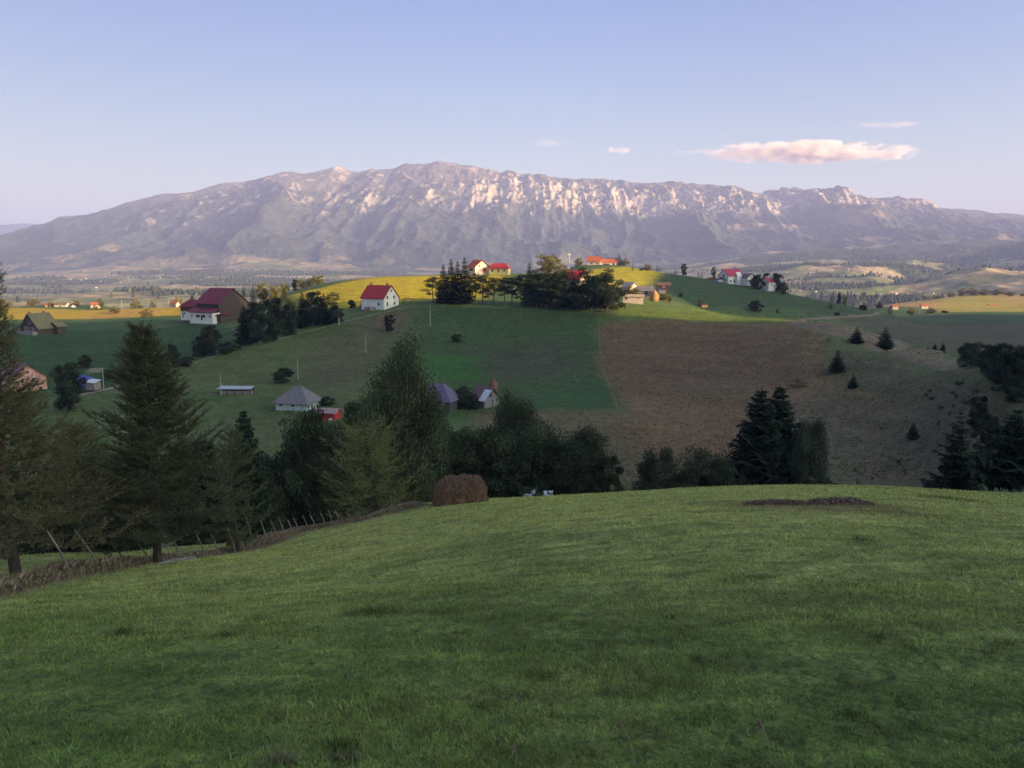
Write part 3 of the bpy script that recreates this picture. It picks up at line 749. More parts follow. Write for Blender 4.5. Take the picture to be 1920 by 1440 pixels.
def spruce(seed, levels=34, w=0.38, col=(0.022, 0.034, 0.022), bare=0.05, cards=9, per=9, up=0.0, ragged=0.18, pw=0.82):
    g = np.random.default_rng(seed); T = Parts(); L = Parts()
    zz = np.linspace(0, 1, 10)
    T.add(*tube(np.stack([0.006 * np.sin(zz * 5 + seed), 0.006 * np.cos(zz * 4), zz * 0.99], 1), 0.017 * (1 - zz) + 0.0012, 6))
    for l in range(levels):
        t = (l + g.uniform(-.3, .3)) / levels
        z = bare + (1 - bare) * np.clip(t, 0, 0.995)
        R = w / 2 * (1 - t) ** pw * (1 - 0.45 * max(0, 0.10 - t) / 0.10) + 0.006
        nb = int(per * (1 - 0.45 * t)) + 2; a0 = g.uniform(0, 6.28)
        for b in range(nb):
            a = a0 + b * 6.283 / nb + g.normal() * 0.2
            r = R * (1 + ragged * g.normal()); 
            if r < 0.004: continue
            d = np.array([math.cos(a), math.sin(a), 0.0]); side = np.array([-d[1], d[0], 0.0])
            m = max(3, int(cards * (0.45 + 0.55 * (1 - t))))
            s = np.linspace(0.12, 1, m)
            zb = z + (-0.30 + up) * r * s + 0.22 * r * s ** 2.5 + (0.25 * t) * r * s
            ctr = d[None] * (r * s)[:, None] + np.stack([0 * s, 0 * s, zb], 1)
            T.add(np.array([[0, 0, z], [0, 0, z + 0.003], ctr[-1]]), np.array([[0, 1, 2]]))
            for sg in (-1, 1):
                k = m; ln = r * (0.42 * (1 - 0.55 * s) + 0.06) * g.uniform(0.7, 1.3, k) + 0.006
                tip = ctr + side[None] * (sg * ln)[:, None] + d[None] * (0.55 * ln)[:, None]
                tip[:, 2] -= ln * g.uniform(0.05, 0.65, k)
                w0 = 0.30 * ln + 0.003
                V = np.stack([ctr - d[None] * w0[:, None], ctr + d[None] * w0[:, None], tip], 1).reshape(-1, 3)
                L.add(V, np.arange(3 * k).reshape(-1, 3), leaf_cols(col, k, g, 0.25))
            # hanging twigs
            hz = ctr[g.integers(0, m, 2)]
            V, f = leaf_tris(hz + np.array([0, 0, -0.008]), 0.024, g, up=np.array([0, 0, -2.0]), asp=0.3)
            L.add(V, f, leaf_cols(col, 2, g, 0.3))
    V, f = leaf_tris(np.array([[0, 0, 0.985], [0, 0, 0.97], [0, 0, 0.995]]), 0.02, g, up=np.array([0, 0, 3.0]), asp=0.2)
    L.add(V, f, leaf_cols(col, 3, g, 0.1))
    return T.mesh('trunk', bark_m), L.mesh('crown', needle_m)

def pine(seed, n=4200, w=0.6, col=(0.030, 0.042, 0.026), bare=0.40):
    g = np.random.default_rng(seed); T = Parts(); L = Parts()
    zz = np.linspace(0, 1, 9); bx = 0.04 * g.normal(); by = 0.04 * g.normal()
    P = np.stack([bx * np.sin(zz * 3), by * np.sin(zz * 2.4), zz * 0.95], 1)
    T.add(*tube(P, 0.018 * (1 - zz * 0.8), 6))
    pads = 15
    for i in range(pads):
        t = (i + 0.5) / pads; z = bare + (0.97 - bare) * t
        a = i * 2.4 + g.normal() * 0.4; r = w / 2 * g.uniform(0.25, 1.0) * (1 - 0.60 * t ** 1.5) * (0.7 + 0.3 * math.sin(t * 3.1))
        c = np.array([math.cos(a) * r, math.sin(a) * r, z + 0.03 * g.normal()])
        z0 = max(z - 0.10 - 0.2 * r, bare * 0.8)
        s = np.array([np.interp(z0, P[:, 2], P[:, 0]), np.interp(z0, P[:, 2], P[:, 1]), z0])
        tt = np.linspace(0, 1, 5)[:, None]; m = (s + c) / 2 + np.array([0, 0, -0.02])
        T.add(*tube((1 - tt) ** 2 * s + 2 * tt * (1 - tt) * m + tt ** 2 * c, np.linspace(0.007, 0.002, 5), 4))
        k = n // pads; d = unit(g.normal(size=(k, 3))) * (g.random(k) ** 0.45)[:, None]
        pr = g.uniform(0.11, 0.19) * w / 0.6
        ctr = c + d * np.array([pr, pr, pr * 0.34]) + np.array([0, 0, 1]) * (0.02 * np.sin(d[:, 0] * 5))[:, None]
        V, f = leaf_tris(ctr, 0.026, g, up=np.array([0, 0, 0.7]), asp=0.28)
        L.add(V, f, leaf_cols(col, k, g, 0.22, 1 + 0.18 * g.normal()))
    return T.mesh('trunk', pinebark_m), L.mesh('crown', needle_m)

def larch(seed, h=8.6, w=5.2, col=(0.072, 0.082, 0.036), nbr=120, bare=1.3, dens=1.0, lean=0.0, pw=0.72):
    """full-size larch: upswept limbs, twigs curling up, short needle tufts; metres"""
    g = np.random.default_rng(seed); T = Parts(); L = Parts()
    zz = np.linspace(0, 1, 14)
    ax = lambda t: np.array([lean * t * h + 0.10 * math.sin(t * 5 + seed), 0.08 * math.cos(t * 4 + seed), t * h])
    P = np.array([ax(t) for t in zz]); T.add(*tube(P, 0.135 * (1 - zz) ** 0.8 * h / 8.6 + 0.012, 9))
    for b in range(nbr):
        t = (b + g.random()) / nbr; z = bare + (h * 0.97 - bare) * t ** 0.92
        tz = z / h
        R = w / 2 * min(1.0, (1 - tz) ** pw * 1.25) * g.uniform(0.55, 1.12)
        if tz > 0.93: R = max(R, 0.25)
        a = b * 2.399 + g.normal() * 0.5
        d = np.array([math.cos(a), math.sin(a), 0.0]); side = np.array([-d[1], d[0], 0.0])
        s = np.linspace(0, 1, 9); rise = g.uniform(0.05, 0.32) + 0.45 * tz
        c = ax(tz)[None] + d[None] * (R * s)[:, None] + side[None] * (R * 0.12 * g.normal() * s ** 2)[:, None]
        c[:, 2] += R * (-0.25 * (1 - tz) * np.sin(s * 2.6) + rise * s ** 1.8)
        T.add(*tube(c, np.linspace(0.030 * (0.4 + R / w), 0.006, 9), 4))
        nt = int((9 + R * 9) * dens * (0.55 if tz > 0.6 and pw > 1.2 else 1))
        for q in range(nt):
            u = g.uniform(0.18, 1.0); k = u * 8; i = int(min(k, 7)); f = k - i
            p0 = c[i] * (1 - f) + c[i + 1] * f
            ln = g.uniform(0.28, 0.80) * (1.15 - 0.45 * u) * min(1, 0.5 + R / 1.6)
            sg = g.choice([-1, 1]); dirn = unit(d * g.uniform(0.2, 0.9) + side * sg * g.uniform(0.3, 1.0) + np.array([0, 0, g.uniform(-0.3, 0.3)]))
            v = np.linspace(0, 1, 6)
            tw = p0[None] + dirn[None] * (ln * v)[:, None]; tw[:, 2] += ln * (g.uniform(0.25, 0.75) * v ** 2)
            # twig as a thin three sided tube
            T.add(*tube(tw, np.linspace(0.0065, 0.0025, 6), 3))
            m = int(44 * ln / 0.5 * dens); vv = g.uniform(0.05, 1.0, m)
            ctr = np.stack([np.interp(vv, v, tw[:, j]) for j in range(3)], 1) + g.normal(size=(m, 3)) * 0.018
            V, ff = leaf_tris(ctr, 0.052, g, up=dirn * 0.5 + np.array([0, 0, 0.5]), asp=0.17)
            L.add(V, ff, leaf_cols(col, m, g, 0.22, 1 + 0.12 * g.normal()))
    return T.mesh('trunk', bark_m), L.mesh('crown', needle_m)

def conifer_blob(seed): return spruce(seed, levels=13, w=0.42, cards=4, per=6)

PROTO = {}
def proto(kind):
    if kind in PROTO: return PROTO[kind]
    D = {
     'broad_a': lambda: broadleaf(11, 30000, w=0.95, col=(0.040, 0.052, 0.030), ls=0.020, clumps=90, base=0.06),
     'broad_b': lambda: broadleaf(12, 30000, w=1.15, col=(0.042, 0.056, 0.032), ls=0.020, clumps=66, base=0.08),
     'broad_c': lambda: broadleaf(13, 26000, w=0.75, col=(0.060, 0.078, 0.040), ls=0.020, clumps=52, base=0.10),
     'willow': lambda: broadleaf(14, 24000, w=0.95, col=(0.075, 0.095, 0.058), ls=0.022, clumps=44, base=0.22, droop=0.7, limbs=16),
     'birch_a': lambda: broadleaf(15, 60000, w=0.46, col=(0.064, 0.080, 0.046), ls=0.0125, clumps=130, base=0.06, droop=1.0, lobes=0.9, top=0.45, bark=birchbark_m, limbs=22),
     'birch_b': lambda: broadleaf(16, 40000, w=0.55, col=(0.056, 0.070, 0.040), ls=0.015, clumps=80, base=0.06, droop=1.0, lobes=0.9, top=0.7, bark=birchbark_m, limbs=18),
     'dry_bush': lambda: broadleaf(17, 2600, w=1.5, col=(0.085, 0.070, 0.052), ls=0.03, clumps=26, base=0.02),
     'bush': lambda: broadleaf(18, 6000, w=1.5, col=(0.050, 0.066, 0.036), ls=0.035, clumps=34, base=0.0),
     'lit_a': lambda: broadleaf(19, 6000, w=0.85, col=(0.130, 0.120, 0.036), ls=0.032, clumps=36, base=0.05),  # lit kinds: sunlit gold put into the leaf colour
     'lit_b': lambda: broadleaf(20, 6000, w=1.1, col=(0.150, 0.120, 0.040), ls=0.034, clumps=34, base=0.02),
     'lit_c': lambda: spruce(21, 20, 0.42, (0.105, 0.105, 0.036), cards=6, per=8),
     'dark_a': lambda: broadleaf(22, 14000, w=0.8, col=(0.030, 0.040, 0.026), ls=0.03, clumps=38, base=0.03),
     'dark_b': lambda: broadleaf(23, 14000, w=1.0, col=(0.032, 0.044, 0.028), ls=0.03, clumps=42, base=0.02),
     'spruce_a': lambda: spruce(31, 44, 0.50, cards=13, per=13, pw=0.66),
     'spruce_b': lambda: spruce(32, 34, 0.44, cards=9, per=9),
     'spruce_c': lambda: spruce(33, 24, 0.62, cards=8, per=9, ragged=0.15),
     'spruce_d': lambda: spruce(34, 30, 0.60, cards=11, per=8, bare=0.02, ragged=0.30, up=0.05),
     'spruce_hi': lambda: spruce(35, 26, 0.75, cards=11, per=9, bare=0.34, ragged=0.25),
     'tiny': lambda: spruce(36, 13, 0.42, (0.035, 0.045, 0.028), cards=4, per=6),
     'tiny_b': lambda: broadleaf(37, 900, w=1.0, col=(0.060, 0.066, 0.032), ls=0.07, clumps=18, base=0.0, limbs=3),
     'pine_a': lambda: pine(41), 'pine_b': lambda: pine(42, w=0.7), 'pine_c': lambda: pine(43, w=0.5, bare=0.3),
    }
    PROTO[kind] = D[kind](); return PROTO[kind]
WID = {'broad_a':.95,'broad_b':1.15,'broad_c':.75,'willow':.95,'birch_a':.46,'birch_b':.55,'dry_bush':1.5,'bush':1.5,'lit_a':.85,'lit_b':1.1,'lit_c':.42,'dark_a':.8,'dark_b':1.0,
       'spruce_a':.5,'spruce_b':.44,'spruce_c':.62,'spruce_d':.6,'spruce_hi':.75,'tiny':.42,'tiny_b':1.0,'pine_a':.6,'pine_b':.7,'pine_c':.5}
CATN = {'spruce':'spruce_tree','pine':'pine_tree','birch':'birch_tree','willow':'willow_tree','bush':'bush','dry':'bush','broad':'leafy_tree','lit':'leafy_tree','dark':'leafy_tree','tiny':'small_tree'}
CNT = [0]
def tree(kind, px, top, d, wpx, label, group=None, name=None, cat='tree', base=None, parts=True):
    """a tree standing d metres off; its top at row 'top', wpx pixels wide; or base row given and d = least distance"""
    if base is not None:
        p = hit(px, base, d); d = p.y
    p = at(px, 700, d); x = p[0]; g = hgt(x, d)
    zt = ray(px, top)[2] * d; H = max(zt - g, 0.5)
    W = wpx / F * d
    T, L = proto(kind); CNT[0] += 1
    key = kind.split('_')[0]
    o = bpy.data.objects.new(name or CATN.get(key, 'tree'), None); C.objects.link(o)
    o.location = (x, d, g - 0.03 * min(H, 3)); 
    tag(o, label, cat, group)
    rz = (CNT[0] * 2.399) % 6.283; s = W / WID[kind]
    for me, nm in ((T, 'trunk'), (L, 'crown')):
        c = link(me, nm, o); c.rotation_euler = (0, 0, rz); c.scale = (s, s, H)
    return o

# ------------------------------------------------------------------ trees, from the fence outwards
def larch_at(seed, px, d, top, wm, label, col, **kw):
    p = at(px, 700, d); g = hgt(p[0], d); H = ray(px, top)[2] * d - g
    T, L = larch(seed, H, wm, col, **kw)
    o = bpy.data.objects.new('larch_tree', None); C.objects.link(o); o.location = (p[0], d, g - 0.05)
    tag(o, label, 'tree', 'larches along the wire fence'); link(T, 'trunk', o); link(L, 'crown', o); return o
larch_at(3, -6, 24.5, 482, 10.0, 'tall olive larch cut off by the left edge of the picture', (0.125, 0.112, 0.060), nbr=210, bare=1.5, dens=1.05, pw=1.85)
larch_at(5, 274, 29.0, 600, 6.6, 'broad larch whose bare trunk stands in the weeds of the fence', (0.066, 0.074, 0.044), nbr=215, bare=1.35, dens=1.15, pw=0.95)
larch_at(8, 425, 37.5, 800, 4.2, 'short green larch just right of the broad fence larch', (0.095, 0.115, 0.062), nbr=75, bare=1.1, dens=0.9)
larch_at(9, 128, 35.0, 790, 6.0, 'bushy larch filling the gap between the two tall fence larches', (0.110, 0.108, 0.056), nbr=95, bare=1.3, dens=0.9)
larch_at(12, 686, 51, 800, 7.2, 'pale green bushy larch in front of the tall birch', (0.20, 0.215, 0.085), nbr=130, bare=0.3, dens=0.8, pw=0.42)

tree('spruce_a', 452, 764, 47, 95, 'dark pointed spruce behind the short green larch')
tree('dark_b', 520, 835, 57, 130, 'dark leafy tree between the pointed spruce and the pale larch', 'dark trees in the near hollow')
tree('broad_a', 568, 752, 68, 135, 'dark round-topped tree just below the grey hip-roofed hut', 'dark trees in the near hollow')
tree('broad_b', 600, 850, 60, 130, 'low dark tree against the left side of the pale green larch', 'dark trees in the near hollow')
tree('broad_b', 470, 880, 52, 120, 'low dark tree behind the nearest run of fence posts', 'dark trees in the near hollow')
tree('dark_b', 60, 870, 62, 240, 'dark thicket tree behind the fence at the left edge', 'dark trees in the near hollow')
tree('broad_b', 190, 850, 64, 220, 'dark thicket tree seen behind the fence between two larches', 'dark trees in the near hollow')
tree('dark_a', 340, 820, 60, 150, 'dark thicket tree behind the broad fence larch', 'dark trees in the near hollow')
tree('broad_c', 672, 724, 105, 95, 'mid green round tree half hidden behind the left side of the birch')
tree('broad_c', 640, 775, 92, 85, 'grey green tree right of the red-walled shed')
tree('birch_a', 754, 626, 63, 128, 'tallest birch, with hanging twigs, behind the hay bales')
tree('birch_b', 802, 735, 66, 88, 'second birch leaning against the right side of the tallest birch')
tree('birch_b', 724, 790, 68, 84, 'lower leafy birch under the left side of the tallest birch')
tree('bush', 696, 935, 56, 85, 'brownish low bush at the foot of the pale green larch')
tree('broad_c', 850, 775, 84, 90, 'light green bushy tree right of the second birch')
tree('broad_a', 905, 790, 69, 130, 'dark tree rising behind the right end of the hay bales', 'dark trees right of the hay bales')
tree('willow', 972, 732, 77, 125, 'grey green willow standing above the dark trees right of the hay')
tree('broad_b', 1010, 800, 71, 150, 'dark wide tree in front of the grey green willow', 'dark trees right of the hay bales')
tree('broad_a', 1088, 796, 66, 130, 'dark rounded tree at the right end of the row beyond the hay', 'dark trees right of the hay bales')
tree('dark_b', 1140, 850, 63, 70, 'smallest dark tree tailing off the row beyond the hay', 'dark trees right of the hay bales')
tree('dark_b', 950, 850, 66, 140, 'low black-green tree beside the white sheets', 'dark trees right of the hay bales')
tree('broad_b', 1246, 838, 86, 112, 'left rounded bush tree beyond the grassy crest', 'bush trees beyond the grassy crest')
tree('broad_b', 1338, 838, 89, 130, 'right rounded bush tree touching the pair of spruces', 'bush trees beyond the grassy crest')
tree('spruce_a', 1430, 727, 95, 140, 'left spruce of the dark pair beyond the crest', 'pair of big dark spruces')
tree('spruce_a', 1464, 721, 98, 136, 'right spruce of the dark pair beyond the crest', 'pair of big dark spruces')
tree('willow', 1524, 782, 93, 92, 'grey green willow with open forked stems right of the spruce pair')
tree('broad_c', 1545, 885, 90, 80, 'low grey green shrub under the right-hand willow', cat='bush')
tree('spruce_d', 1808, 768, 78, 105, 'ragged dark spruce on the crest at the right')
tree('spruce_hi', 1916, 762, 72, 130, 'spruce with a bare lower trunk at the right edge')
tree('dark_b', 1765, 900, 74, 60, 'low dark bush just left of the ragged spruce', cat='bush')
tree('dark_a', 1838, 738, 120, 40, 'dark shrub tree above the ragged spruce', base=800)
tree('dark_b', 1862, 772, 112, 44, 'dark shrub tree between the ragged spruce and the edge spruce', base=842)

# spruces standing alone on the dry hillside
for i, (px, tp, bs, w, lab) in enumerate([
    (1602, 611, 643, 26, 'left of two lone spruces on the pale brow'), (1655, 611, 653, 33, 'right of two lone spruces on the pale brow'),
    (1569, 655, 697, 32, 'lone spruce on the dry field below the pale brow'), (1601, 699, 728, 20, 'small lone spruce just under the one on the dry field'),
    (1721, 789, 822, 23, 'small lone spruce low on the right hillside'), (1749, 643, 655, 9, 'tiny spruce behind the brow, left one of two'), (1764, 641, 657, 10, 'tiny spruce behind the brow, right one of two')]):
    tree('spruce_c', px, tp, 120, w, lab, 'lone spruces on the dry hillside', base=bs)
tree('broad_c', 1819, 636, 120, 46, 'blue-grey tree at the lower end of the pale brow', base=690)
for (px, tp, bs, w, lab) in [(1868, 640, 712, 62, 'black-green tree next to the blue-grey tree'), (1905, 642, 730, 60, 'black-green tree on the right edge of the picture'), (1890, 655, 735, 60, 'black-green tree between its two neighbours at the right edge'), (1908, 700, 752, 44, 'lower dark tree hanging down the right-hand slope'), (1842, 655, 690, 26, 'small dark tree squeezed beside the blue-grey tree')]:
    tree('dark_b', px, tp, 112, w, lab, 'dark trees closing the right side', base=bs)
k = 0
for (px, bs, w, h) in [(1745,735,10,7),(1741,743,12,6),(1750,748,14,5),(1790,738,10,6),(1796,744,8,7),(1793,762,9,5),(1815,755,12,5),(1770,764,12,4),(1768,795,8,9),(1788,776,7,6),(1660,805,10,4),(1700,870,14,12),(1622,908,10,12),(1650,900,8,6),(1480,703,8,3),(1800,722,26,9),(1835,735,20,6),(1720,664,5,4),(1736,656,5,4),(1768,662,6,4),(1550,640,10,4),(1365,815,5,4),(1712,885,9,8),(1615,885,9,6)]:
    tree('tiny_b', px, bs - h, 100, w, 'knee-high dark shrub dotted on the right-hand turf', 'low shrubs on the right hillside', base=bs, name='shrub', cat='shrub')
tree('dry_bush', 1497, 708, 120, 46, 'grey brushy scrub patch in the dry field', base=728, cat='bush')

# hedgerow up the left side of the middle hill
HR = 'dark trees of the hedgerow climbing to the farmhouse'
for (kd, px, tp, bs, w, lab) in [
    ('dark_a', 396, 606, 668, 38, 'tall dark tree at the foot of the hedgerow'), ('dark_b', 376, 628, 668, 30, 'shorter dark tree left of the tall one at the hedgerow foot'),
    ('dark_b', 430, 640, 662, 40, 'low bush tree bridging a gap in the hedgerow'),
    ('spruce_b', 462, 570, 648, 34, 'dark conifer hiding the right end of the farmhouse'), ('dark_a', 487, 562, 646, 44, 'dark round tree right of the farmhouse conifer'),
    ('dark_a', 515, 554, 640, 46, 'tallest dark tree in the left half of the hedgerow'), ('dark_b', 543, 568, 630, 40, 'dark tree before the gap in the hedgerow'),
    ('spruce_b', 572, 546, 614, 30, 'dark spruce just right of the hedgerow gap'), ('dark_a', 592, 543, 612, 38, 'highest dark tree in the right half of the hedgerow'),
    ('spruce_b', 612, 548, 608, 26, 'narrow dark spruce in the right half of the hedgerow'), ('dark_b', 634, 570, 606, 30, 'last dark tree at the upper end of the hedgerow'),
    ('dark_b', 325, 642, 690, 26, 'dark tree beside the point of the broad fence larch'), ('dark_b', 349, 668, 688, 30, 'low bush right of the broad fence larch top')]:
    tree(kd, px, tp, 200, w, lab, HR, base=bs)
# sunlit trees behind them
SL = 'sunlit trees behind the hedgerow'
for (kd, px, tp, d, w, lab) in [
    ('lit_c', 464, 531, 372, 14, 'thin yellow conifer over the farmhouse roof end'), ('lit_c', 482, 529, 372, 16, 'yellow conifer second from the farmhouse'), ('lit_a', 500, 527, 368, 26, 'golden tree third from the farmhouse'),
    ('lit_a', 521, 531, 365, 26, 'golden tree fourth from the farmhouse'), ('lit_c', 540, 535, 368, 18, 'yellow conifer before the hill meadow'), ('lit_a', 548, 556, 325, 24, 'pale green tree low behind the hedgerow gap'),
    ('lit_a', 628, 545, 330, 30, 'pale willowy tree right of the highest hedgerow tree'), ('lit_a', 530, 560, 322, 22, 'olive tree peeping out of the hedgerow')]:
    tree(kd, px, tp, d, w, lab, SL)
for i, (kd, px, tp, w, lab) in enumerate([
    ('lit_a', 541, 528, 18, 'leftmost sunlit tree of the row on the hill skyline'), ('dark_a', 560, 522, 12, 'darker narrow tree in the sunlit skyline row'), ('lit_a', 572, 521, 20, 'middle sunlit tree of the skyline row'),
    ('lit_a', 586, 521, 18, 'second last sunlit tree of the skyline row'), ('lit_a', 603, 514, 26, 'tallest and last sunlit tree of the skyline row')]):
    tree(kd, px, tp, 440, w, lab, 'sunlit row on the meadow skyline')
tree('dark_b', 664, 561, 290, 15, 'small round tree left of the white red-roofed house', base=577)
tree('dark_b', 688, 561, 300, 18, 'dark bush against the white red-roofed house', base=576, cat='bush')
tree('dark_a', 731, 588, 240, 20, 'single small tree on the slope under the white house', base=622)
tree('broad_c', 858, 624, 200, 22, 'faint grey green bush in the middle field', base=643, cat='bush')
tree('dark_b', 530, 688, 180, 38, 'dark bush above the hip-roofed hut', base=718, cat='bush')
tree('dark_b', 612, 743, 160, 34, 'dark bush right of the hip-roofed hut', base=760, cat='bush')
tree('broad_a', 866, 722, 150, 40, 'fruit tree between the two barns', base=765)
tree('dark_b', 885, 738, 150, 30, 'darker fruit tree touching the tin-patched barn', base=768)
tree('dark_a', 122, 676, 165, 60, 'dark tree right of the pink gable house', base=772)
tree('dark_b', 160, 664, 200, 26, 'round dark bush in the left meadow', base=690, cat='bush')
tree('dark_b', 245, 672, 190, 22, 'small dark tree behind the point of the broad larch', base=700)
tree('broad_c', 205, 690, 180, 26, 'small shrub by the thin pole near the blue tarp', base=712, cat='bush')

# pines and spruces on the shoulder of the hill
PG = 'pine and spruce grove on the hill shoulder'
for (kd, px, tp, bs, w, lab) in [
    ('pine_b', 815, 518, 569, 36, 'leftmost pine of the grove, with a flat leaning crown'), ('spruce_b', 834, 494, 570, 26, 'first dark spruce of the grove'), ('spruce_b', 848, 484, 570, 26, 'second dark spruce of the grove'),
    ('spruce_b', 860, 488, 570, 26, 'third dark spruce of the grove'), ('spruce_b', 873, 481, 571, 28, 'fourth and tallest dark spruce of the grove'),
    ('pine_a', 890, 514, 572, 34, 'pine next right of the tallest grove spruce'), ('pine_c', 905, 512, 571, 28, 'pine below the red-roofed chalet'), ('pine_b', 925, 519, 570, 38, 'wide pine below the yellow house'),
    ('pine_a', 945, 521, 571, 30, 'open pine right of the wide pine'), ('pine_c', 960, 517, 572, 28, 'pine with clear sunny ground behind its stem'), ('pine_b', 977, 513, 573, 32, 'pine beside the white pole'),
    ('spruce_b', 992, 491, 574, 24, 'dark pointed conifer left of the sunlit willow'), ('pine_a', 1003, 508, 575, 34, 'pine overlapping the dark pointed conifer'), ('pine_b', 1020, 510, 577, 42, 'pine under the sunlit willow'),
    ('pine_a', 1040, 512, 578, 40, 'pine below the lamp tower'), ('pine_b', 1058, 507, 579, 40, 'dense pine left of the red roof glimpse'), ('spruce_c', 1070, 503, 579, 28, 'dark spruce left of the notch in the grove'),
    ('pine_a', 1092, 503, 580, 34, 'pine with an upright spiky top'), ('pine_b', 1106, 517, 581, 36, 'pine before the big round crown'), ('dark_b', 1134, 508, 582, 62, 'big round dark crown at the right end of the grove'), ('dark_a', 1118, 520, 580, 40, 'dark tree behind the big round crown'), ('dark_b', 1030, 535, 577, 44, 'dark undergrowth tree in the middle of the grove'), ('dark_b', 1052, 528, 579, 46, 'dark undergrowth tree left of the red roof glimpse'), ('dark_b', 1000, 540, 575, 34, 'low dark tree under the dark pointed conifer'), ('dark_b', 1090, 530, 580, 44, 'dark undergrowth tree toward the right of the grove')]:
    tree(kd, px, tp, 250, w * 1.22, lab, PG, base=bs)
tree('lit_a', 1026, 472, 405, 46, 'sunlit willow rising above the grove')
tree('lit_b', 1048, 492, 395, 34, 'sunlit bush right of the tall sunlit willow')
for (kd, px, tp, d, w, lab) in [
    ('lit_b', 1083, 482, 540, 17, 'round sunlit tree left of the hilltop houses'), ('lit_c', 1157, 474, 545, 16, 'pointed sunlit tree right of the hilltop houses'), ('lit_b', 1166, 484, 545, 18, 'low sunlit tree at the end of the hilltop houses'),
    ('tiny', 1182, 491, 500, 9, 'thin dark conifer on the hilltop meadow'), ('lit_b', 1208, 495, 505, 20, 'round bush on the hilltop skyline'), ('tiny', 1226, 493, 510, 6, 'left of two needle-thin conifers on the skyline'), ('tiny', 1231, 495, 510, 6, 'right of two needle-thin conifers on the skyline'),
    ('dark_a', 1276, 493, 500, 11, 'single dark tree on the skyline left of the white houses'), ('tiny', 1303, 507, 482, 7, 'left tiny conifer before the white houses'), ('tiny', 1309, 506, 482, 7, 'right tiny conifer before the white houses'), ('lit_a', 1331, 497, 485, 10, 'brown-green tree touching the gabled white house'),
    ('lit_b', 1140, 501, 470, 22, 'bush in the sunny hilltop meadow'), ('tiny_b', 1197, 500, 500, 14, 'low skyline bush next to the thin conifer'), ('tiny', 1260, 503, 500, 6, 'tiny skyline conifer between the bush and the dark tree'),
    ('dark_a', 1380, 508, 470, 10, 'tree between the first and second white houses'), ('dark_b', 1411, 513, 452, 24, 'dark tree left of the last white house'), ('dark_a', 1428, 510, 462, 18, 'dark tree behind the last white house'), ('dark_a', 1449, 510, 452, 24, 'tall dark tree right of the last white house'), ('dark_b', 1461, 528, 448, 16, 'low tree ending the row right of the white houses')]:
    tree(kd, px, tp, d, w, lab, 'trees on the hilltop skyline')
for (kd, px, tp, bs, w, lab) in [
    ('lit_b', 1181, 535, 556, 34, 'sunlit bush in front of the sunny barns'), ('lit_b', 1239, 549, 564, 17, 'yellow bush just right of the upright haystack'), ('lit_b', 1252, 553, 565, 10, 'smaller yellow bush two right of the haystack'),
    ('tiny', 1307, 555, 574, 12, 'dark conifer behind the hay rack'), ('dark_b', 1411, 562, 584, 26, 'dark bush low on the green hillside'), ('tiny_b', 1452, 577, 586, 10, 'small round bush beside the dark hillside bush'),
    ('tiny', 1550, 548, 577, 12, 'slender dark tree near the end of the green hill'), ('dark_b', 1610, 571, 580, 16, 'small dark bush right of the slender tree'), ('spruce_c', 1640, 561, 579, 13, 'dark little spruce on the far skyline'), ('dark_b', 1272, 549, 556, 8, 'speck of a bush on the green hill'), ('lit_a', 1312, 560, 575, 8, 'thin pale tree by the hay rack'),
    ('dark_b', 1562, 585, 590, 12, 'low bush where the track ends')]:
    tree(kd, px, tp, 320, w, lab, 'scattered bushes on the green hill', base=bs)
# lit country to the left and right
LM = {72:'golden bush right above the steep-gabled timber house',108:'small yellow bush left of the long sandy shed',154:'bush just right of the tiny white cottage in the left meadow',200:'slim yellow tree right of the small pinkish meadow cottage',226:'low bush below the far left sunlit pole',263:'broad golden tree in the middle of the left meadow skyline',297:'dark-sided golden tree left of the pink-roofed cottage',346:'golden tree behind the sunlit pink-roofed cottage',281:'grey-gold bush on the shadow edge of the left meadow',190:'tiny bush in front of the small pinkish meadow cottage',20:'golden tree at the left edge of the sunny meadows',386:'golden tree between the annexe and the big farmhouse roof',410:'sunlit tree peeping over the big farmhouse roof',
 1660:'small bush at the left end of the orange field',1700:'low bush in the middle of the orange field',1735:'wide pale bush on the right end of the orange field',1762:'dark bush on the shadow edge under the right-hand meadow',1745:'bush where the right-hand meadow rises',1790:'first big bush on the crest of the right-hand meadow',1812:'second big bush on the crest of the right-hand meadow',1830:'bush right behind the pale cottage on the crest',1856:'widest bush on the crest of the right-hand meadow',1880:'bush near the right end of the meadow crest',1770:'bush just left of the big crest bushes',1905:'last bush on the crest at the right edge',1565:'dark thin tree beyond the end of the green hill',1576:'pale thin tree right of the dark thin one beyond the green hill'}
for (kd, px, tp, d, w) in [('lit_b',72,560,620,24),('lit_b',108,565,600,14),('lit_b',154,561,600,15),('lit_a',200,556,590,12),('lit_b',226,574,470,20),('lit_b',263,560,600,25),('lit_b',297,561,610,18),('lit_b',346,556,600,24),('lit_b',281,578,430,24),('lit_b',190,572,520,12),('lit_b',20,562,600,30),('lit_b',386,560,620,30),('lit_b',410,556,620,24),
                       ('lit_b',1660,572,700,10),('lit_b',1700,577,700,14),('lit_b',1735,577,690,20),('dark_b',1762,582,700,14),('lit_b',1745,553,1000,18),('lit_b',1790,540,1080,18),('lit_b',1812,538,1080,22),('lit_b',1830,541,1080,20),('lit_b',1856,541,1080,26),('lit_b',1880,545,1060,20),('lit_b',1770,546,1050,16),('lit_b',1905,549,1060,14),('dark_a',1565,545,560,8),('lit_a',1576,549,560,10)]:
    tree(kd, px, tp, d, w, LM[px], 'sunlit trees of the ' + ('left' if px < 900 else 'right') + '-hand meadows')

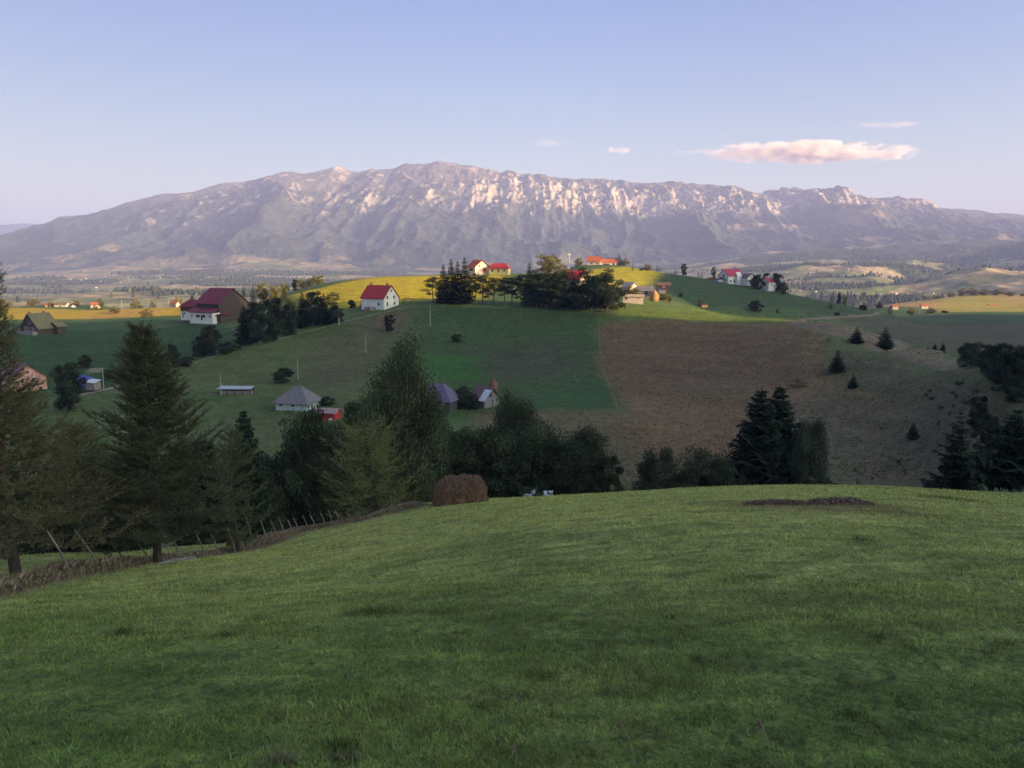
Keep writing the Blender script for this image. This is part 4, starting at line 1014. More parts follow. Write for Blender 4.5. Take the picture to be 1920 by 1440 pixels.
# ------------------------------------------------------------------ woods of the valley, one mass
def valley_woods():
    g = np.random.default_rng(5); n = 80000
    y = g.uniform(1500, 4700, n) ; x = (g.uniform(-0.72, 0.74, n)) * y
    w = woods(x, y); keep = g.random(n) < w * 0.85 + 0.004
    x = x[keep]; y = y[keep]; z = valley_h(x, y)
    n = len(x); h = g.uniform(7, 16, n); r = h * g.uniform(0.22, 0.42, n)
    k = 6; th = np.arange(k) * 2 * np.pi / k
    V = np.zeros((n, 2 * k + 1, 3))
    jit = g.uniform(0.7, 1.25, (n, k))
    V[:, :k, 0] = x[:, None] + (r[:, None] * jit) * np.cos(th); V[:, :k, 1] = y[:, None] + (r[:, None] * jit) * np.sin(th); V[:, :k, 2] = z[:, None] - 1
    s = g.uniform(0.5, 1.05, n)[:, None]
    V[:, k:2*k, 0] = x[:, None] + (r[:, None] * jit * s) * np.cos(th + 0.4); V[:, k:2*k, 1] = y[:, None] + (r[:, None] * jit * s) * np.sin(th + 0.4); V[:, k:2*k, 2] = z[:, None] + 0.5 * h[:, None]
    V[:, 2*k, 0] = x; V[:, 2*k, 1] = y; V[:, 2*k, 2] = z + h
    b = (np.arange(n) * (2 * k + 1))[:, None]; j = np.arange(k)[None]; j2 = (j + 1) % k
    q = np.stack([b + j, b + j2, b + k + j2, b + k + j], -1).reshape(-1, 4)
    t = np.stack([b + k + j, b + k + j2, b + 2 * k + 0 * j], -1).reshape(-1, 3)
    base = np.where((g.random(n) < 0.18)[:, None], [[0.085, 0.078, 0.040]], [[0.038, 0.052, 0.030]]) * g.uniform(0.6, 1.5, n)[:, None]
    o = link(np_mesh('valley_woodland', V.reshape(-1, 3), [q, t], leaf_m, {'col': np.repeat(base, 2 * k + 1, axis=0)}), 'valley_woodland')
    tag(o, 'hazy far woods and hedges covering the low hills of the valley', 'woodland', kind='stuff')
valley_woods()

# ------------------------------------------------------------------ buildings
white_m = flat_mat('white_plaster', (0.62, 0.61, 0.62), 0.85, (0.8, 0.82, 1.08))
cream_m = flat_mat('cream_plaster', (0.66, 0.52, 0.22), 0.85, (0.8, 0.85, 1.05))
pinkw_m = flat_mat('pink_plaster', (0.55, 0.30, 0.27), 0.85, (0.8, 0.85, 1.05))
rose_m = flat_mat('pale_rose_wall', (0.55, 0.44, 0.38), 0.85, (0.8, 0.8, 1.1))
redroof_m = flat_mat('red_metal_roof', (0.33, 0.035, 0.040), 0.5, (0.7, 0.85, 1.12), axis=(4, 0.6, 0.6))
dkred_m = flat_mat('dark_red_roof', (0.150, 0.030, 0.045), 0.55, (0.7, 0.8, 1.15), axis=(4, 0.6, 0.6))
orange_m = flat_mat('orange_red_tiles', (0.42, 0.110, 0.060), 0.75, (1.5, 0.75, 1.15))
purple_m = flat_mat('purple_roof', (0.150, 0.060, 0.110), 0.55, (0.7, 0.85, 1.1), axis=(4, 0.6, 0.6))
violet_m = flat_mat('slate_violet_roof', (0.105, 0.088, 0.150), 0.6, (0.9, 0.8, 1.15))
greyroof_m = flat_mat('grey_board_roof', (0.150, 0.140, 0.165), 0.7, (1.6, 0.6, 1.3), axis=(5, 0.6, 0.6))
timber_m = flat_mat('dark_timber', (0.060, 0.045, 0.045), 0.85, (2.0, 0.6, 1.3), axis=(6, 6, 0.5))
brownt_m = flat_mat('brown_timber', (0.125, 0.060, 0.045), 0.85, (2.0, 0.7, 1.25), axis=(6, 6, 0.5))
plank_m = flat_mat('grey_planks', (0.200, 0.175, 0.190), 0.85, (2.2, 0.55, 1.35), axis=(6, 6, 0.5))
olive_m = flat_mat('olive_shingles', (0.150, 0.130, 0.085), 0.8, (1.6, 0.75, 1.2))
tin_m = flat_mat('bright_tin', (0.48, 0.52, 0.60), 0.4, (2.0, 0.8, 1.1), metal=0.0, spec=0.5)
redwall_m = flat_mat('red_boards', (0.38, 0.035, 0.040), 0.7, (1.4, 0.8, 1.15))
glass_m = flat_mat('window_glass', (0.030, 0.034, 0.045), 0.15, spec=0.5)
frame_m = flat_mat('window_frame_paint', (0.40, 0.39, 0.40), 0.6, (3.0, 0.9, 1.1))
brick_m = flat_mat('chimney_brick', (0.22, 0.09, 0.07), 0.9, (3.0, 0.7, 1.2))
blue_m = flat_mat('blue_tarp', (0.060, 0.060, 0.300), 0.5, (1.2, 0.7, 1.3), spec=0.4)
pale_m = flat_mat('weathered_wood', (0.270, 0.240, 0.215), 0.85, (3.0, 0.7, 1.25), axis=(1, 1, 6))
postm = flat_mat('post_wood', (0.170, 0.150, 0.135), 0.9, (4.0, 0.6, 1.3), axis=(2, 2, 0.4))
concrete_m = flat_mat('pole_concrete', (0.34, 0.33, 0.31), 0.85, (3.0, 0.85, 1.1))
wire_m = flat_mat('wire', (0.10, 0.10, 0.10), 0.5, metal=0.5)
hay_m = attr_mat('hay', noise=[((7, 7, 7), 4, 0.7, 1.3)], bump=(24.0, 0.03, 1.0), rough=0.95)
track_m = attr_mat('dirt', noise=[((1.2, 1.2, 1.2), 4, 0.7, 1.3)], bump=(4.0, 0.05, 0.7))

class MB:
    def __init__(s): s.V = []; s.F = []
    def box(s, x0, x1, y0, y1, z0, z1):
        b = len(s.V); s.V += [(x, y, z) for x in (x0, x1) for y in (y0, y1) for z in (z0, z1)]
        s.F += [tuple(b + i for i in f) for f in ((0,1,3,2),(4,6,7,5),(0,4,5,1),(2,3,7,6),(0,2,6,4),(1,5,7,3))]; return s
    def poly(s, pts, th=None):
        """a flat panel given as a ring of points, with thickness th downwards"""
        b = len(s.V); n = len(pts)
        if th is None: s.V += list(pts); s.F.append(tuple(range(b, b + n))); return s
        s.V += list(pts) + [(p[0], p[1], p[2] - th) for p in pts]
        s.F.append(tuple(range(b, b + n))); s.F.append(tuple(reversed(range(b + n, b + 2 * n))))
        for i in range(n):
            j = (i + 1) % n; s.F.append((b + i, b + n + i, b + n + j, b + j))
        return s
    def build(s, name, mat, parent=None):
        me = bpy.data.meshes.new(name); me.from_pydata([tuple(map(float, v)) for v in s.V], [], s.F); me.materials.append(mat); me.update()
        import bmesh
        bm = bmesh.new(); bm.from_mesh(me); bmesh.ops.recalc_face_normals(bm, faces=bm.faces); bm.to_mesh(me); bm.free()
        return link(me, name, parent)

def empty(name, loc, rz=0.0, label=None, cat=None, group=None):
    o = bpy.data.objects.new(name, None); C.objects.link(o); o.location = loc; o.rotation_euler = (0, 0, rz)
    return tag(o, label, cat, group)

def roof_part(parent, L, W, he, hr, mat, hip=0.0, ov=0.5, x0=0.0, y0=0.0, name='roof', th=0.16):
    m = MB(); k = hr / (W / 2); e = he - ov * k; X = L / 2 + ov; Y = W / 2 + ov; t = he + hr; rx = L / 2 + (ov if hip == 0 else 0) - hip
    P = lambda x, y, z: (x0 + x, y0 + y, z + th)
    A, B, Cc, D = P(-X, -Y, e), P(X, -Y, e), P(X, Y, e), P(-X, Y, e); R0, R1 = P(-rx, 0, t), P(rx, 0, t)
    m.poly([A, B, R1, R0], th); m.poly([Cc, D, R0, R1], th)
    if hip > 0: m.poly([B, Cc, R1], th); m.poly([D, A, R0], th)
    return m.build(name, mat, parent)
def wall_part(parent, L, W, he, hr, mat, hip=0.0, x0=0.0, y0=0.0, z0=-1.5, name='wall'):
    m = MB(); a, b = L / 2, W / 2; hr2 = hr if hip == 0 else 0
    ring = [(-b, z0), (b, z0), (b, he)] + ([(0, he + hr2)] if hr2 else []) + [(-b, he)]
    n = len(ring); base = 0
    m.V = [(x0 - a, y0 + y, z) for y, z in ring] + [(x0 + a, y0 + y, z) for y, z in ring]
    m.F = [tuple(reversed(range(n))), tuple(range(n, 2 * n))] + [(i, (i + 1) % n, n + (i + 1) % n, n + i) for i in range(n)]
    return m.build(name, mat, parent)
def opening(parent, face, u, v, w, h, L, W, x0=0.0, y0=0.0, name='window', mat=None, frame=True):
    """face f: front (-y), g: right gable (+x), l: left gable (-x)"""
    def bx(m, u0, u1, v0, v1, d0, d1):
        if face == 'f': m.box(x0 + u0, x0 + u1, y0 - W / 2 - d1, y0 - W / 2 - d0, v0, v1)
        elif face == 'g': m.box(x0 + L / 2 + d0, x0 + L / 2 + d1, y0 + u0, y0 + u1, v0, v1)
        else: m.box(x0 - L / 2 - d1, x0 - L / 2 - d0, y0 - u1, y0 - u0, v0, v1)
        return m
    if not frame:
        return bx(MB(), u - w / 2, u + w / 2, v, v + h, -0.02, 0.03).build(name, mat or glass_m, parent)
    f = MB(); t = 0.09
    bx(f, u - w/2, u + w/2, v + h - t, v + h, -0.02, 0.06); bx(f, u - w/2, u + w/2, v, v + t, -0.02, 0.08)
    bx(f, u - w/2, u - w/2 + t, v + t, v + h - t, -0.02, 0.06); bx(f, u + w/2 - t, u + w/2, v + t, v + h - t, -0.02, 0.06)
    o = f.build(name, frame_m, parent)
    bx(MB(), u - w/2 + t, u + w/2 - t, v + t, v + h - t, -0.01, 0.02).build('pane', mat or glass_m, o)
    return o
def chimney(parent, x, y, z0, z1, s=0.6, mat=None):
    MB().box(x - s/2, x + s/2, y - s/2, y + s/2, z0, z1).box(x - s/2 - 0.06, x + s/2 + 0.06, y - s/2 - 0.06, y + s/2 + 0.06, z1 + 0.001, z1 + 0.12).build('chimney', mat or brick_m, parent)
def spot(px, d): p = at(px, 700, d); return Vector((p[0], d, hgt(p[0], d)))
def gable_house(name, label, px, d, L, W, he, hr, rz, wm, rm, wins=(), chims=(), hip=0.0, ov=0.5, cat='house', group=None, frame=True, dz=0.0, row=None):
    if d < 200 and row: p = hit(px, row, 120); p.z -= 0.1
    else:
        p = spot(px, d)
        if row is not None: p.z = ray(px, row)[2] * d
    o = empty(name, (p.x, p.y, p.z + dz), math.radians(rz), label, cat, group)
    wall_part(o, L, W, he, hr, wm, hip); r = roof_part(o, L, W, he, hr, rm, hip, ov)
    for w in wins: opening(o, *w[:5], L, W, name=w[5] if len(w) > 5 else 'window', mat=w[6] if len(w) > 6 else None, frame=frame)
    for c in chims: chimney(r, c[0], c[1], he + hr * 0.5, he + hr + c[2])
    return o

# the white house with the red roof, in the middle
h = gable_house('gable_house', 'white two-storey house with a plain bright red roof below the sunny meadow', 716, 308, 11.6, 9.0, 3.9, 4.6, -31, white_m, redroof_m,
    wins=[('g',-2.4,0.5,1.0,1.7,'door',timber_m),('g',1.9,0.9,1.1,1.2),('g',-2.3,3.4,1.1,1.2),('g',1.7,3.4,1.1,1.2),('g',0,6.0,0.9,1.0),('f',3.2,0.8,1.0,1.1)], chims=[(-4.6,0.5,1.0),(4.2,-0.3,0.8)], row=575.5)
MB().box(-1.5, 1.5, -7.6, -4.52, -1.2, 0.25).build('porch_step', plank_m, h)
o = empty('garden_shelter', tuple(spot(768, 312)), math.radians(-20), 'small red-topped garden shelter just right of the white red-roofed house', 'shelter')
MB().box(-1.8, 1.8, -1.2, 1.2, 1.6, 1.8).build('roof', redroof_m, o)
for sx in (-1.6, 1.6):
    for sy in (-1, 1): MB().box(sx - .06, sx + .06, sy - .06, sy + .06, -0.5, 1.6).build('post', timber_m, o)

# the large farmhouse
p = spot(424, 331); p.z = ray(424, 597.5)[2] * 331
fh = empty('farmhouse', p, math.radians(-30), 'big farmhouse with a tall dark red roof, timber upper walls and a white ground floor', 'farmhouse')
wall_part(fh, 13.5, 15.0, 7.2, 5.8, timber_m); r = roof_part(fh, 13.5, 15.0, 7.2, 5.8, dkred_m, ov=0.8)
wall_part(fh, 14.5, 3.6, 3.1, 0.9, white_m, hip=0.1, y0=-9.3, name='ground_floor')
m = MB(); m.poly([(-8.2, -11.9, 3.4), (8.2, -11.9, 3.4), (8.2, -7.55, 5.0), (-8.2, -7.55, 5.0)], 0.18); m.build('lower_roof', dkred_m, fh)
MB().box(-7.0, 7.0, -7.58, -7.52, 5.3, 6.2).build('upper_window', glass_m, fh)
for u, w, nm in ((-5.6, 0.5, 'window'), (-1.9, 2.3, 'window'), (1.9, 1.6, 'window'), (5.6, 0.8, 'window')):
    f = MB().box(u - w/2 - .08, u + w/2 + .08, -11.15, -11.09, 1.0, 2.35).build(nm, frame_m, fh); MB().box(u - w/2, u + w/2, -11.18, -11.14, 1.1, 2.25).build('pane', glass_m, f)
MB().box(0.0, 0.95, -11.17, -11.08, 0.0, 2.2).build('door', timber_m, fh)
for yy in (-4.5, 0.0, 4.5): MB().box(6.74, 6.80, yy - 1.4, yy + 1.4, 1.0, 7.6).build('gable_panel', timber_m, fh)
MB().box(6.8, 9.6, -9.0, -4.0, -1.0, 2.6).build('side_porch', timber_m, fh); MB().poly([(6.7,-9.6,2.4),(10.2,-9.6,2.4),(10.2,-3.4,2.4),(6.7,-3.4,3.6)],0.15).build('porch_roof', dkred_m, fh)
p = spot(369, 338); p.z = ray(369, 593)[2] * 338
pv = empty('pavilion_house', p, math.radians(-12), 'low annexe with a pyramid dark red roof and white base, left of the big farmhouse', 'annexe')
wall_part(pv, 7.4, 6.5, 2.4, 0.1, white_m, hip=.1, name='wall'); MB().box(-3.75, 3.75, -3.3, 3.3, 2.405, 4.4).build('upper_wall', brownt_m, pv)
r = roof_part(pv, 7.6, 7.6, 4.6, 3.4, dkred_m, hip=3.7, ov=0.5); chimney(r, 0, 0, 7.2, 9.0, 0.55, timber_m)
for u, w in ((-1.8, 0.9), (1.2, 1.4)): opening(pv, 'f', u, 1.0, w, 0.9, 7.4, 6.5)
MB().box(-2.9, -2.5, -3.4, -3.28, -.5, 2.3).build('post', timber_m, pv)

# timber house on the left skyline
h = gable_house('chalet', 'steep-gabled dark timber house with an olive roof on the left skyline', 82, 302, 8.6, 9.4, 1.9, 5.4, 70, timber_m, olive_m,
    wins=[('l',-2.2,0.6,1.0,1.7),('l',-0.8,0.6,1.0,1.7),('l',1.3,0.6,1.0,1.5),('l',2.6,0.6,1.0,1.3),('l',0.4,3.2,1.4,1.2)], chims=[(2.6,0.4,0.6),(-3.4,0.3,0.5)], row=622)
wall_part(h, 3.6, 4.4, 2.2, 1.5, timber_m, x0=4.0, y0=-4.6, name='side_wing'); roof_part(h, 3.6, 4.4, 2.2, 1.5, olive_m, x0=4.0, y0=-4.6, name='wing_roof')
MB().box(-6.4, -4.35, -4.2, 4.2, -1.5, 0.5).build('terrace', plank_m, h)

# pink house by the left edge
gable_house('gable_house', 'pink gabled house with a purple roof, half hidden by the left-hand larch', 42, 204, 10.5, 8.4, 4.6, 3.4, -44, pinkw_m, purple_m,
    wins=[('g',-2.6,0.7,.9,1.3),('g',0,0.7,.9,1.3),('g',2.6,0.7,.9,1.3),('g',-1.4,3.3,.9,1.2),('g',1.2,3.3,.9,1.2),('g',0,5.6,.7,.8),('f',-3,3.0,.9,1.2),('f',1,3.0,.9,1.2)], chims=[(-3,.6,.9)], row=736)

# huts and barns at the foot of the hill
h = gable_house('hip_roof_hut', 'small hut with a weathered grey hipped roof and blue-white wall', 560, 182, 7.6, 6.4, 2.0, 2.9, -14, flat_mat('limewash_blue', (0.36,0.43,0.45), .85, (1.5,.8,1.1)), greyroof_m, wins=[('f',-2.6,.8,.8,.9),('f',0.4,.8,.8,.9)], hip=2.9, ov=0.6, cat='hut', row=765)
h = gable_house('shed', 'little shed with red walls and a rusty tin roof beside the hip-roofed hut', 615, 172, 4.4, 3.0, 1.7, 0.55, -12, redwall_m, flat_mat('rusty_tin', (0.30,0.20,0.20), .6, (2.5,.6,1.3)), wins=[('f',1.2,.1,.9,.5,'hatch',tin_m)], cat='shed', frame=False, row=786)
h = gable_house('barn', 'dark barn with a slate-violet hipped roof right of the birches', 821, 172, 8.6, 7.0, 2.8, 3.1, -18, flat_mat('dark_green_boards', (0.06,0.07,0.07), .85, (2.,.6,1.2), axis=(6,6,.5)), violet_m, wins=[('f',2.6,.3,1.2,2.0,'door',plank_m)], hip=3.0, cat='barn', row=768)
h = gable_house('barn', 'small plank barn with one bright tin sheet on its brown roof', 909, 166, 4.6, 4.9, 2.0, 2.4, -42, plank_m, flat_mat('mossy_shingle', (0.13,0.085,0.10), .85, (2.,.7,1.2)), wins=[('g',-0.5,2.4,.9,1.0,'hatch',timber_m)], cat='barn', ov=0.45, frame=False, row=761.5)
m = MB(); k = 2.4 / 2.45; m.poly([(0.7,-2.95,2.0-.5*k+.20+.02),(2.78,-2.95,2.0-.5*k+.20+.02),(2.78,-0.55,4.4-.55*k+.20),(0.7,-0.55,4.4-.55*k+.20)], 0.03); q = m.build('tin_sheet', tin_m, h); q['label'] = 'shiny pale tin sheet'
o = empty('lean_to', tuple(Vector((*at(934, 755, 165)[:2], 0)) + Vector((0, 0, ray(934, 760)[2] * 165))), math.radians(10), 'low sloping lean-to roof right of the tin-patched barn', 'lean-to')
MB().poly([(-1.4,-1,1.5),(1.9,-1,.7),(1.9,1,.7),(-1.4,1,1.5)],.1).build('roof', greyroof_m, o); MB().box(-1.3,-1.2,-.9,.9,-1,1.38).box(1.7,1.8,-.9,.9,-1,.6).build('post_frame', plank_m, o)

def haystack(px, d, row, H, R, label, col, pole=True):
    p = spot(px, d); p.z = ray(px, row)[2] * d
    o = empty('haystack', p, 0, label, 'haystack'); g = np.random.default_rng(int(px))
    z = np.array([0, .08, .3, .5, .65, .8, .92, 1.0]); r = np.array([.80, .92, 1.0, .92, .74, .46, .20, .03]); n = 20; th = np.arange(n) * 2 * np.pi / n
    zz = np.linspace(0, 1, 16); rr = np.interp(zz, z, r)
    V = np.stack([(rr[:, None] * R * (1 + .07 * g.normal(size=(16, n)))) * np.cos(th), (rr[:, None] * R * (1 + .07 * g.normal(size=(16, n)))) * np.sin(th), np.repeat(zz[:, None] * H - .15, n, 1)], -1).reshape(-1, 3)
    i = np.arange(15)[:, None] * n; j = np.arange(n)[None]; j2 = (j + 1) % n
    f = np.stack([i + j, i + j2, i + n + j2, i + n + j], -1).reshape(-1, 4)
    link(np_mesh('hay', V, f, hay_m, {'col': np.tile([col], (len(V), 1)) * g.uniform(.8, 1.2, (len(V), 1))}), 'hay', o)
    if pole: link(np_mesh('pole', *tube([(0, 0, H * .8), (0.03, 0, H * 1.12)], [.06, .04], 6), postm), 'pole', o)
haystack(925, 192, 732, 3.5, 1.15, 'rust-brown pointed haystack above the tin-patched barn', (0.17, 0.085, 0.060))
haystack(1223, 316, 564, 4.6, 1.9, 'sunlit pointed haystack beside the sunny barns', (0.34, 0.19, 0.09))
p = spot(1316, 292)
o = empty('hay_rack', p, 0, 'small hay rack on the tip of the sunlit grass patch', 'hay rack')
MB().box(-1.1, 1.1, -.7, .7, 1.0, 2.0).build('hay', flat_mat('rack_hay', (0.32, .20, .12), .95, (3., .7, 1.2)), o); MB().poly([(-1.4,-1,2.1),(1.4,-1,2.1),(1.4,1,2.5),(-1.4,1,2.5)],.08).build('roof', timber_m, o)
for sx in (-1, 1):
    for sy in (-.6, .6): MB().box(sx-.06, sx+.06, sy-.06, sy+.06, -.4, 2.02).build('leg', timber_m, o)

# the long low wood stack with its roof, and other yard things
p = spot(441, 187)
o = empty('long_shed', p, math.radians(-3), 'long low open shed with a pale flat roof alone in the green field', 'shed')
MB().poly([(-4.3,-1.3,1.35),(4.3,-1.3,1.35),(4.2,1.2,1.75),(-4.2,1.2,1.75)],.1).build('roof', tin_m if False else flat_mat('pale_tin', (0.34,.36,.42), .6, (1.5,.8,1.1)), o)
MB().box(-4.1, 4.1, 1.0, 1.08, -.4, 1.6).build('back_wall', timber_m, o)
for sx in (-4.0, -2.0, 0, 2.0, 4.0): MB().box(sx-.06, sx+.06, -1.15, -1.03, -.4, 1.24).build('post', timber_m, o)
MB().box(-3.9, 3.9, -.9, .95, -.3, .75).build('stacked_wood', plank_m, o)
p = spot(158, 196); p.z = ray(158, 722)[2] * 196
o = empty('covered_stack', p, math.radians(-15), 'pile in the farmyard covered with a bright blue tarpaulin', 'tarp pile')
m = MB(); m.poly([(-2.2,-1.6,1.4),(1.0,-1.6,1.0),(1.2,1.6,1.9),(-2.0,1.6,2.4)],.12); m.box(-2.1,1.0,-1.45,1.45,-1.0,1.0); m.build('tarpaulin', blue_m, o)
MB().poly([(1.05,-1.5,1.15),(4.0,-1.3,.9),(4.0,1.2,1.35),(1.1,1.3,1.6)],.1).build('tin_cover', tin_m, o); MB().box(1.2,3.8,-1.1,1.1,-1,.8).build('stack', plank_m, o)
p = spot(180, 214); p.z = ray(180, 700)[2] * 214
o = empty('plank_pile', p, math.radians(20), 'loose pile of pale planks behind the blue tarpaulin', 'plank pile'); gg = random.Random(4)
for i in range(7):
    q = MB().box(-2.2 + gg.uniform(-.4,.4), 1.9 + gg.uniform(-.4,.4), -.12, .12, -.04, .04).build('plank', pale_m, o); q.location = (gg.uniform(-.5,.5), i * .28 - 1, .35 + .16 * i); q.rotation_euler = (gg.uniform(-.1,.1), gg.uniform(-.12,.12), gg.uniform(-.3,.3))

# hilltop houses
gable_house('chalet', 'sunlit chalet with white gable and dark red roof, left of the yellow house', 898, 422, 7.0, 9.0, 3.4, 3.2, -52, flat_mat('chalet_wall', (.60,.50,.42), .8, (1.,.85,1.1)), orange_m, wins=[('g',-1.8,3.0,1.2,1.0),('g',1.6,.4,2.6,2.2,'door',redwall_m),('f',0,.8,3.4,1.6,'balcony',brownt_m)], chims=[(-1.5,.8,.8)], ov=.9, row=511)
gable_house('cottage', 'long yellow house with a red roof lit by the sun', 937, 420, 10.5, 6.0, 2.7, 2.4, -10, cream_m, redroof_m, wins=[('f',-3.4,.8,1.3,1.2),('f',0,.4,1.0,1.9,'door',brownt_m),('f',3.2,.8,1.3,1.2)], hip=1.6, row=512)
gable_house('cottage', 'orange-roofed house, the left one of the farm on the hilltop', 1111, 546, 9.4, 7.0, 3.0, 3.2, -14, rose_m, orange_m, wins=[('f',2.6,.8,1.2,1.2),('f',-1.5,.8,1.2,1.2)], chims=[(2.0,.3,1.2)], row=497.5)
gable_house('cottage', 'long low red-roofed barn with a white front on the hilltop', 1137, 546, 10.6, 5.5, 2.3, 2.2, -6, white_m, orange_m, wins=[('f',-1.5,.2,4.6,1.2,'opening',timber_m),('f',3.6,.2,1.6,1.6,'door',brownt_m)], row=498)
gable_house('cottage', 'dark-roofed building peeping over the hilltop barn', 1143, 560, 8.5, 6, 4.4, 2.0, -8, rose_m, violet_m, wins=[('f',0,2.4,1.2,1.0)], row=500)
gable_house('cottage', 'house with a crimson roof hidden inside the pine grove', 1079, 335, 6.5, 6.0, 4.6, 3.0, -30, rose_m, flat_mat('crimson_roof', (.5,.04,.07), .5, (1.,.9,1.1)), wins=[('g',0,2,1,1.1),('f',0,2,1,1.1)], row=541)
gable_house('barn', 'sunlit barn with a pale gable roof behind the pines', 1178, 352, 6.0, 5.0, 3.0, 1.9, -60, rose_m, flat_mat('pale_sheet_roof', (.42,.34,.33), .7, (1.4,.8,1.1)), wins=[('g',0,.6,1.6,1.8,'door',timber_m)], row=550, cat='barn')
gable_house('barn', 'grey-roofed barn behind the pointed haystack', 1203, 350, 8.0, 4.0, 2.2, 1.6, -4, plank_m, greyroof_m, wins=[('f',1,.1,1.6,1.8,'door',timber_m)], row=553, cat='barn')
gable_house('cottage', 'low whitewashed building lit pink in front of the sunny barns', 1184, 318, 8.2, 3.6, 1.6, 0.7, -8, rose_m, flat_mat('straw_roof', (.42,.30,.22), .9, (1.6,.75,1.15)), wins=[('f',-2.8,.2,1.0,1.2,'door',timber_m),('f',2,.4,.7,.6)], row=563)
gable_house('shed', 'low dark shed on the green hillside behind the haystack', 1239, 352, 5.6, 3.0, 1.5, 0.9, -4, timber_m, flat_mat('brown_sheet', (.13,.08,.07), .8, (1.,.8,1.2)), wins=[('f',0,.2,1.2,1.1,'door',plank_m)], row=540, cat='shed', frame=False)
p = spot(1237, 345); p.z = ray(1237, 547)[2] * 345
o = empty('covered_stack', p, 0, 'blue covered woodpile below the low dark shed', 'woodpile'); MB().box(-1.5,1.5,-.6,.6,-.6,.7).build('wood', plank_m, o); MB().poly([(-1.7,-.8,.8),(1.7,-.8,.8),(1.7,.8,1.0),(-1.7,.8,1.0)],.1).build('tarpaulin', blue_m, o)

# three white houses on the green hill
PR = flat_mat('magenta_red_roof', (0.36, 0.040, 0.075), 0.5, (0.7, 0.85, 1.12))
h = gable_house('white_house', 'largest of the white houses on the green hill, with a gabled red roof', 1362, 466, 10.5, 9.0, 4.6, 3.8, 24, white_m, PR, wins=[('f',-3.6,.6,1.2,1.5),('f',-0.9,.4,1.1,1.9,'door',timber_m),('f',2.2,.7,1.2,1.3),('f',2.2,3.0,1.2,1.1),('l',-2,1.2,1.3,1.4),('l',1.8,1.2,1.3,1.4),('l',0,3.9,1.6,1.5)], row=531)
wall_part(h, 3.4, 3.0, 4.6, 2.0, white_m, x0=1.8, y0=-4.4, name='front_gable').rotation_euler = (0, 0, 0)
wall_part(h, 4.6, 4.0, 2.2, 1.2, flat_mat('blue_white', (.42,.44,.55), .85, (1.,.85,1.1)), hip=.1, x0=-7.4, y0=1.0, name='side_wing')
m = MB().poly([(-9.9,-1.2,2.1),(-5.2,-1.2,3.6),(-5.2,3.2,3.6),(-9.9,3.2,2.1)],.14); m.build('wing_roof', violet_m, h)
gable_house('white_house', 'middle of the three white houses on the green hill, greyish gable to the front', 1394, 462, 6.0, 6.5, 3.3, 2.4, -62, white_m, flat_mat('grey_rose_roof', (.17,.105,.13), .6, (1.,.8,1.1)), wins=[('g',-.6,1.0,1.0,1.2),('g',-.6,3.2,1.0,.9),('g',1.8,1.0,.7,1.0)], row=531)
h = gable_house('white_house', 'lowest of the three white houses, small, with a red roof and box dormer', 1433, 452, 6.6, 6.4, 4.0, 2.2, 28, white_m, PR, wins=[('f',1.2,.7,1.0,1.6),('f',-.9,1.6,.9,1.1),('l',0,1.6,1.6,1.7)], row=541)
MB().box(-1.2, 1.6, -.4, 1.6, 6.0, 7.3).build('dormer', flat_mat('pale_blue_box', (.45,.50,.62), .7, (1.,.9,1.1)), h)
o = empty('brick_pile', tuple(spot(1324, 478)), 0, 'reddish heap of bricks left of the white houses', 'brick pile'); MB().box(-2.6,2.6,-.8,.8,-.6,.7).box(-1.2,1.4,-.7,.7,.7,1.3).build('bricks', brick_m, o)

# small far buildings in the lit meadows
for (px, row, d, L, H, rz, wm, rm, lab) in [
    (338, 575, 612, 7.5, 4.0, -30, rose_m, orange_m, 'sunlit pink-roofed cottage left of the big farmhouse'), (392, 571, 640, 7, 3.5, -10, rose_m, orange_m, 'sunlit roof behind the farmhouse annexe'),
    (189, 575, 600, 6, 3, 10, rose_m, orange_m, 'small pinkish cottage in the left meadow, rightmost of the meadow cottages'), (147, 578, 600, 5, 3, -40, white_m, greyroof_m, 'tiny white cottage in the left meadow'), (128, 577, 600, 9, 4.0, 0, rose_m, olive_m, 'long sandy shed in the left meadow'), (103, 577, 600, 4, 3, 20, white_m, orange_m, 'tiny white hut left of the long sandy shed'),
    (1800, 572, 860, 7, 2.6, 5, plank_m, greyroof_m, 'grey-blue hut on the sunlit right-hand meadow'), (1848, 576, 820, 8.5, 2.8, 0, white_m, orange_m, 'long hut with a pale front on the sunlit right-hand meadow'), (1880, 565, 960, 6, 3, 0, brownt_m, olive_m, 'brown hay hut high on the sunlit right-hand meadow'), (1832, 550, 1090, 6, 3.4, 0, white_m, violet_m, 'pale cottage on the crest of the right-hand meadow'), (1722, 576, 720, 6, 2.6, 0, rose_m, orange_m, 'reddish hut beyond the dark right-hand slope'), (1668, 577, 700, 5, 2.2, 0, rose_m, orange_m, 'reddish roofed hut in the orange field')]:
    gable_house('cottage', lab, px, d, L, L * .7, H * .6, H * .5, rz, wm, rm, wins=[('f', 0, .5, 1.1, 1.1)], row=row, ov=.4, frame=False)

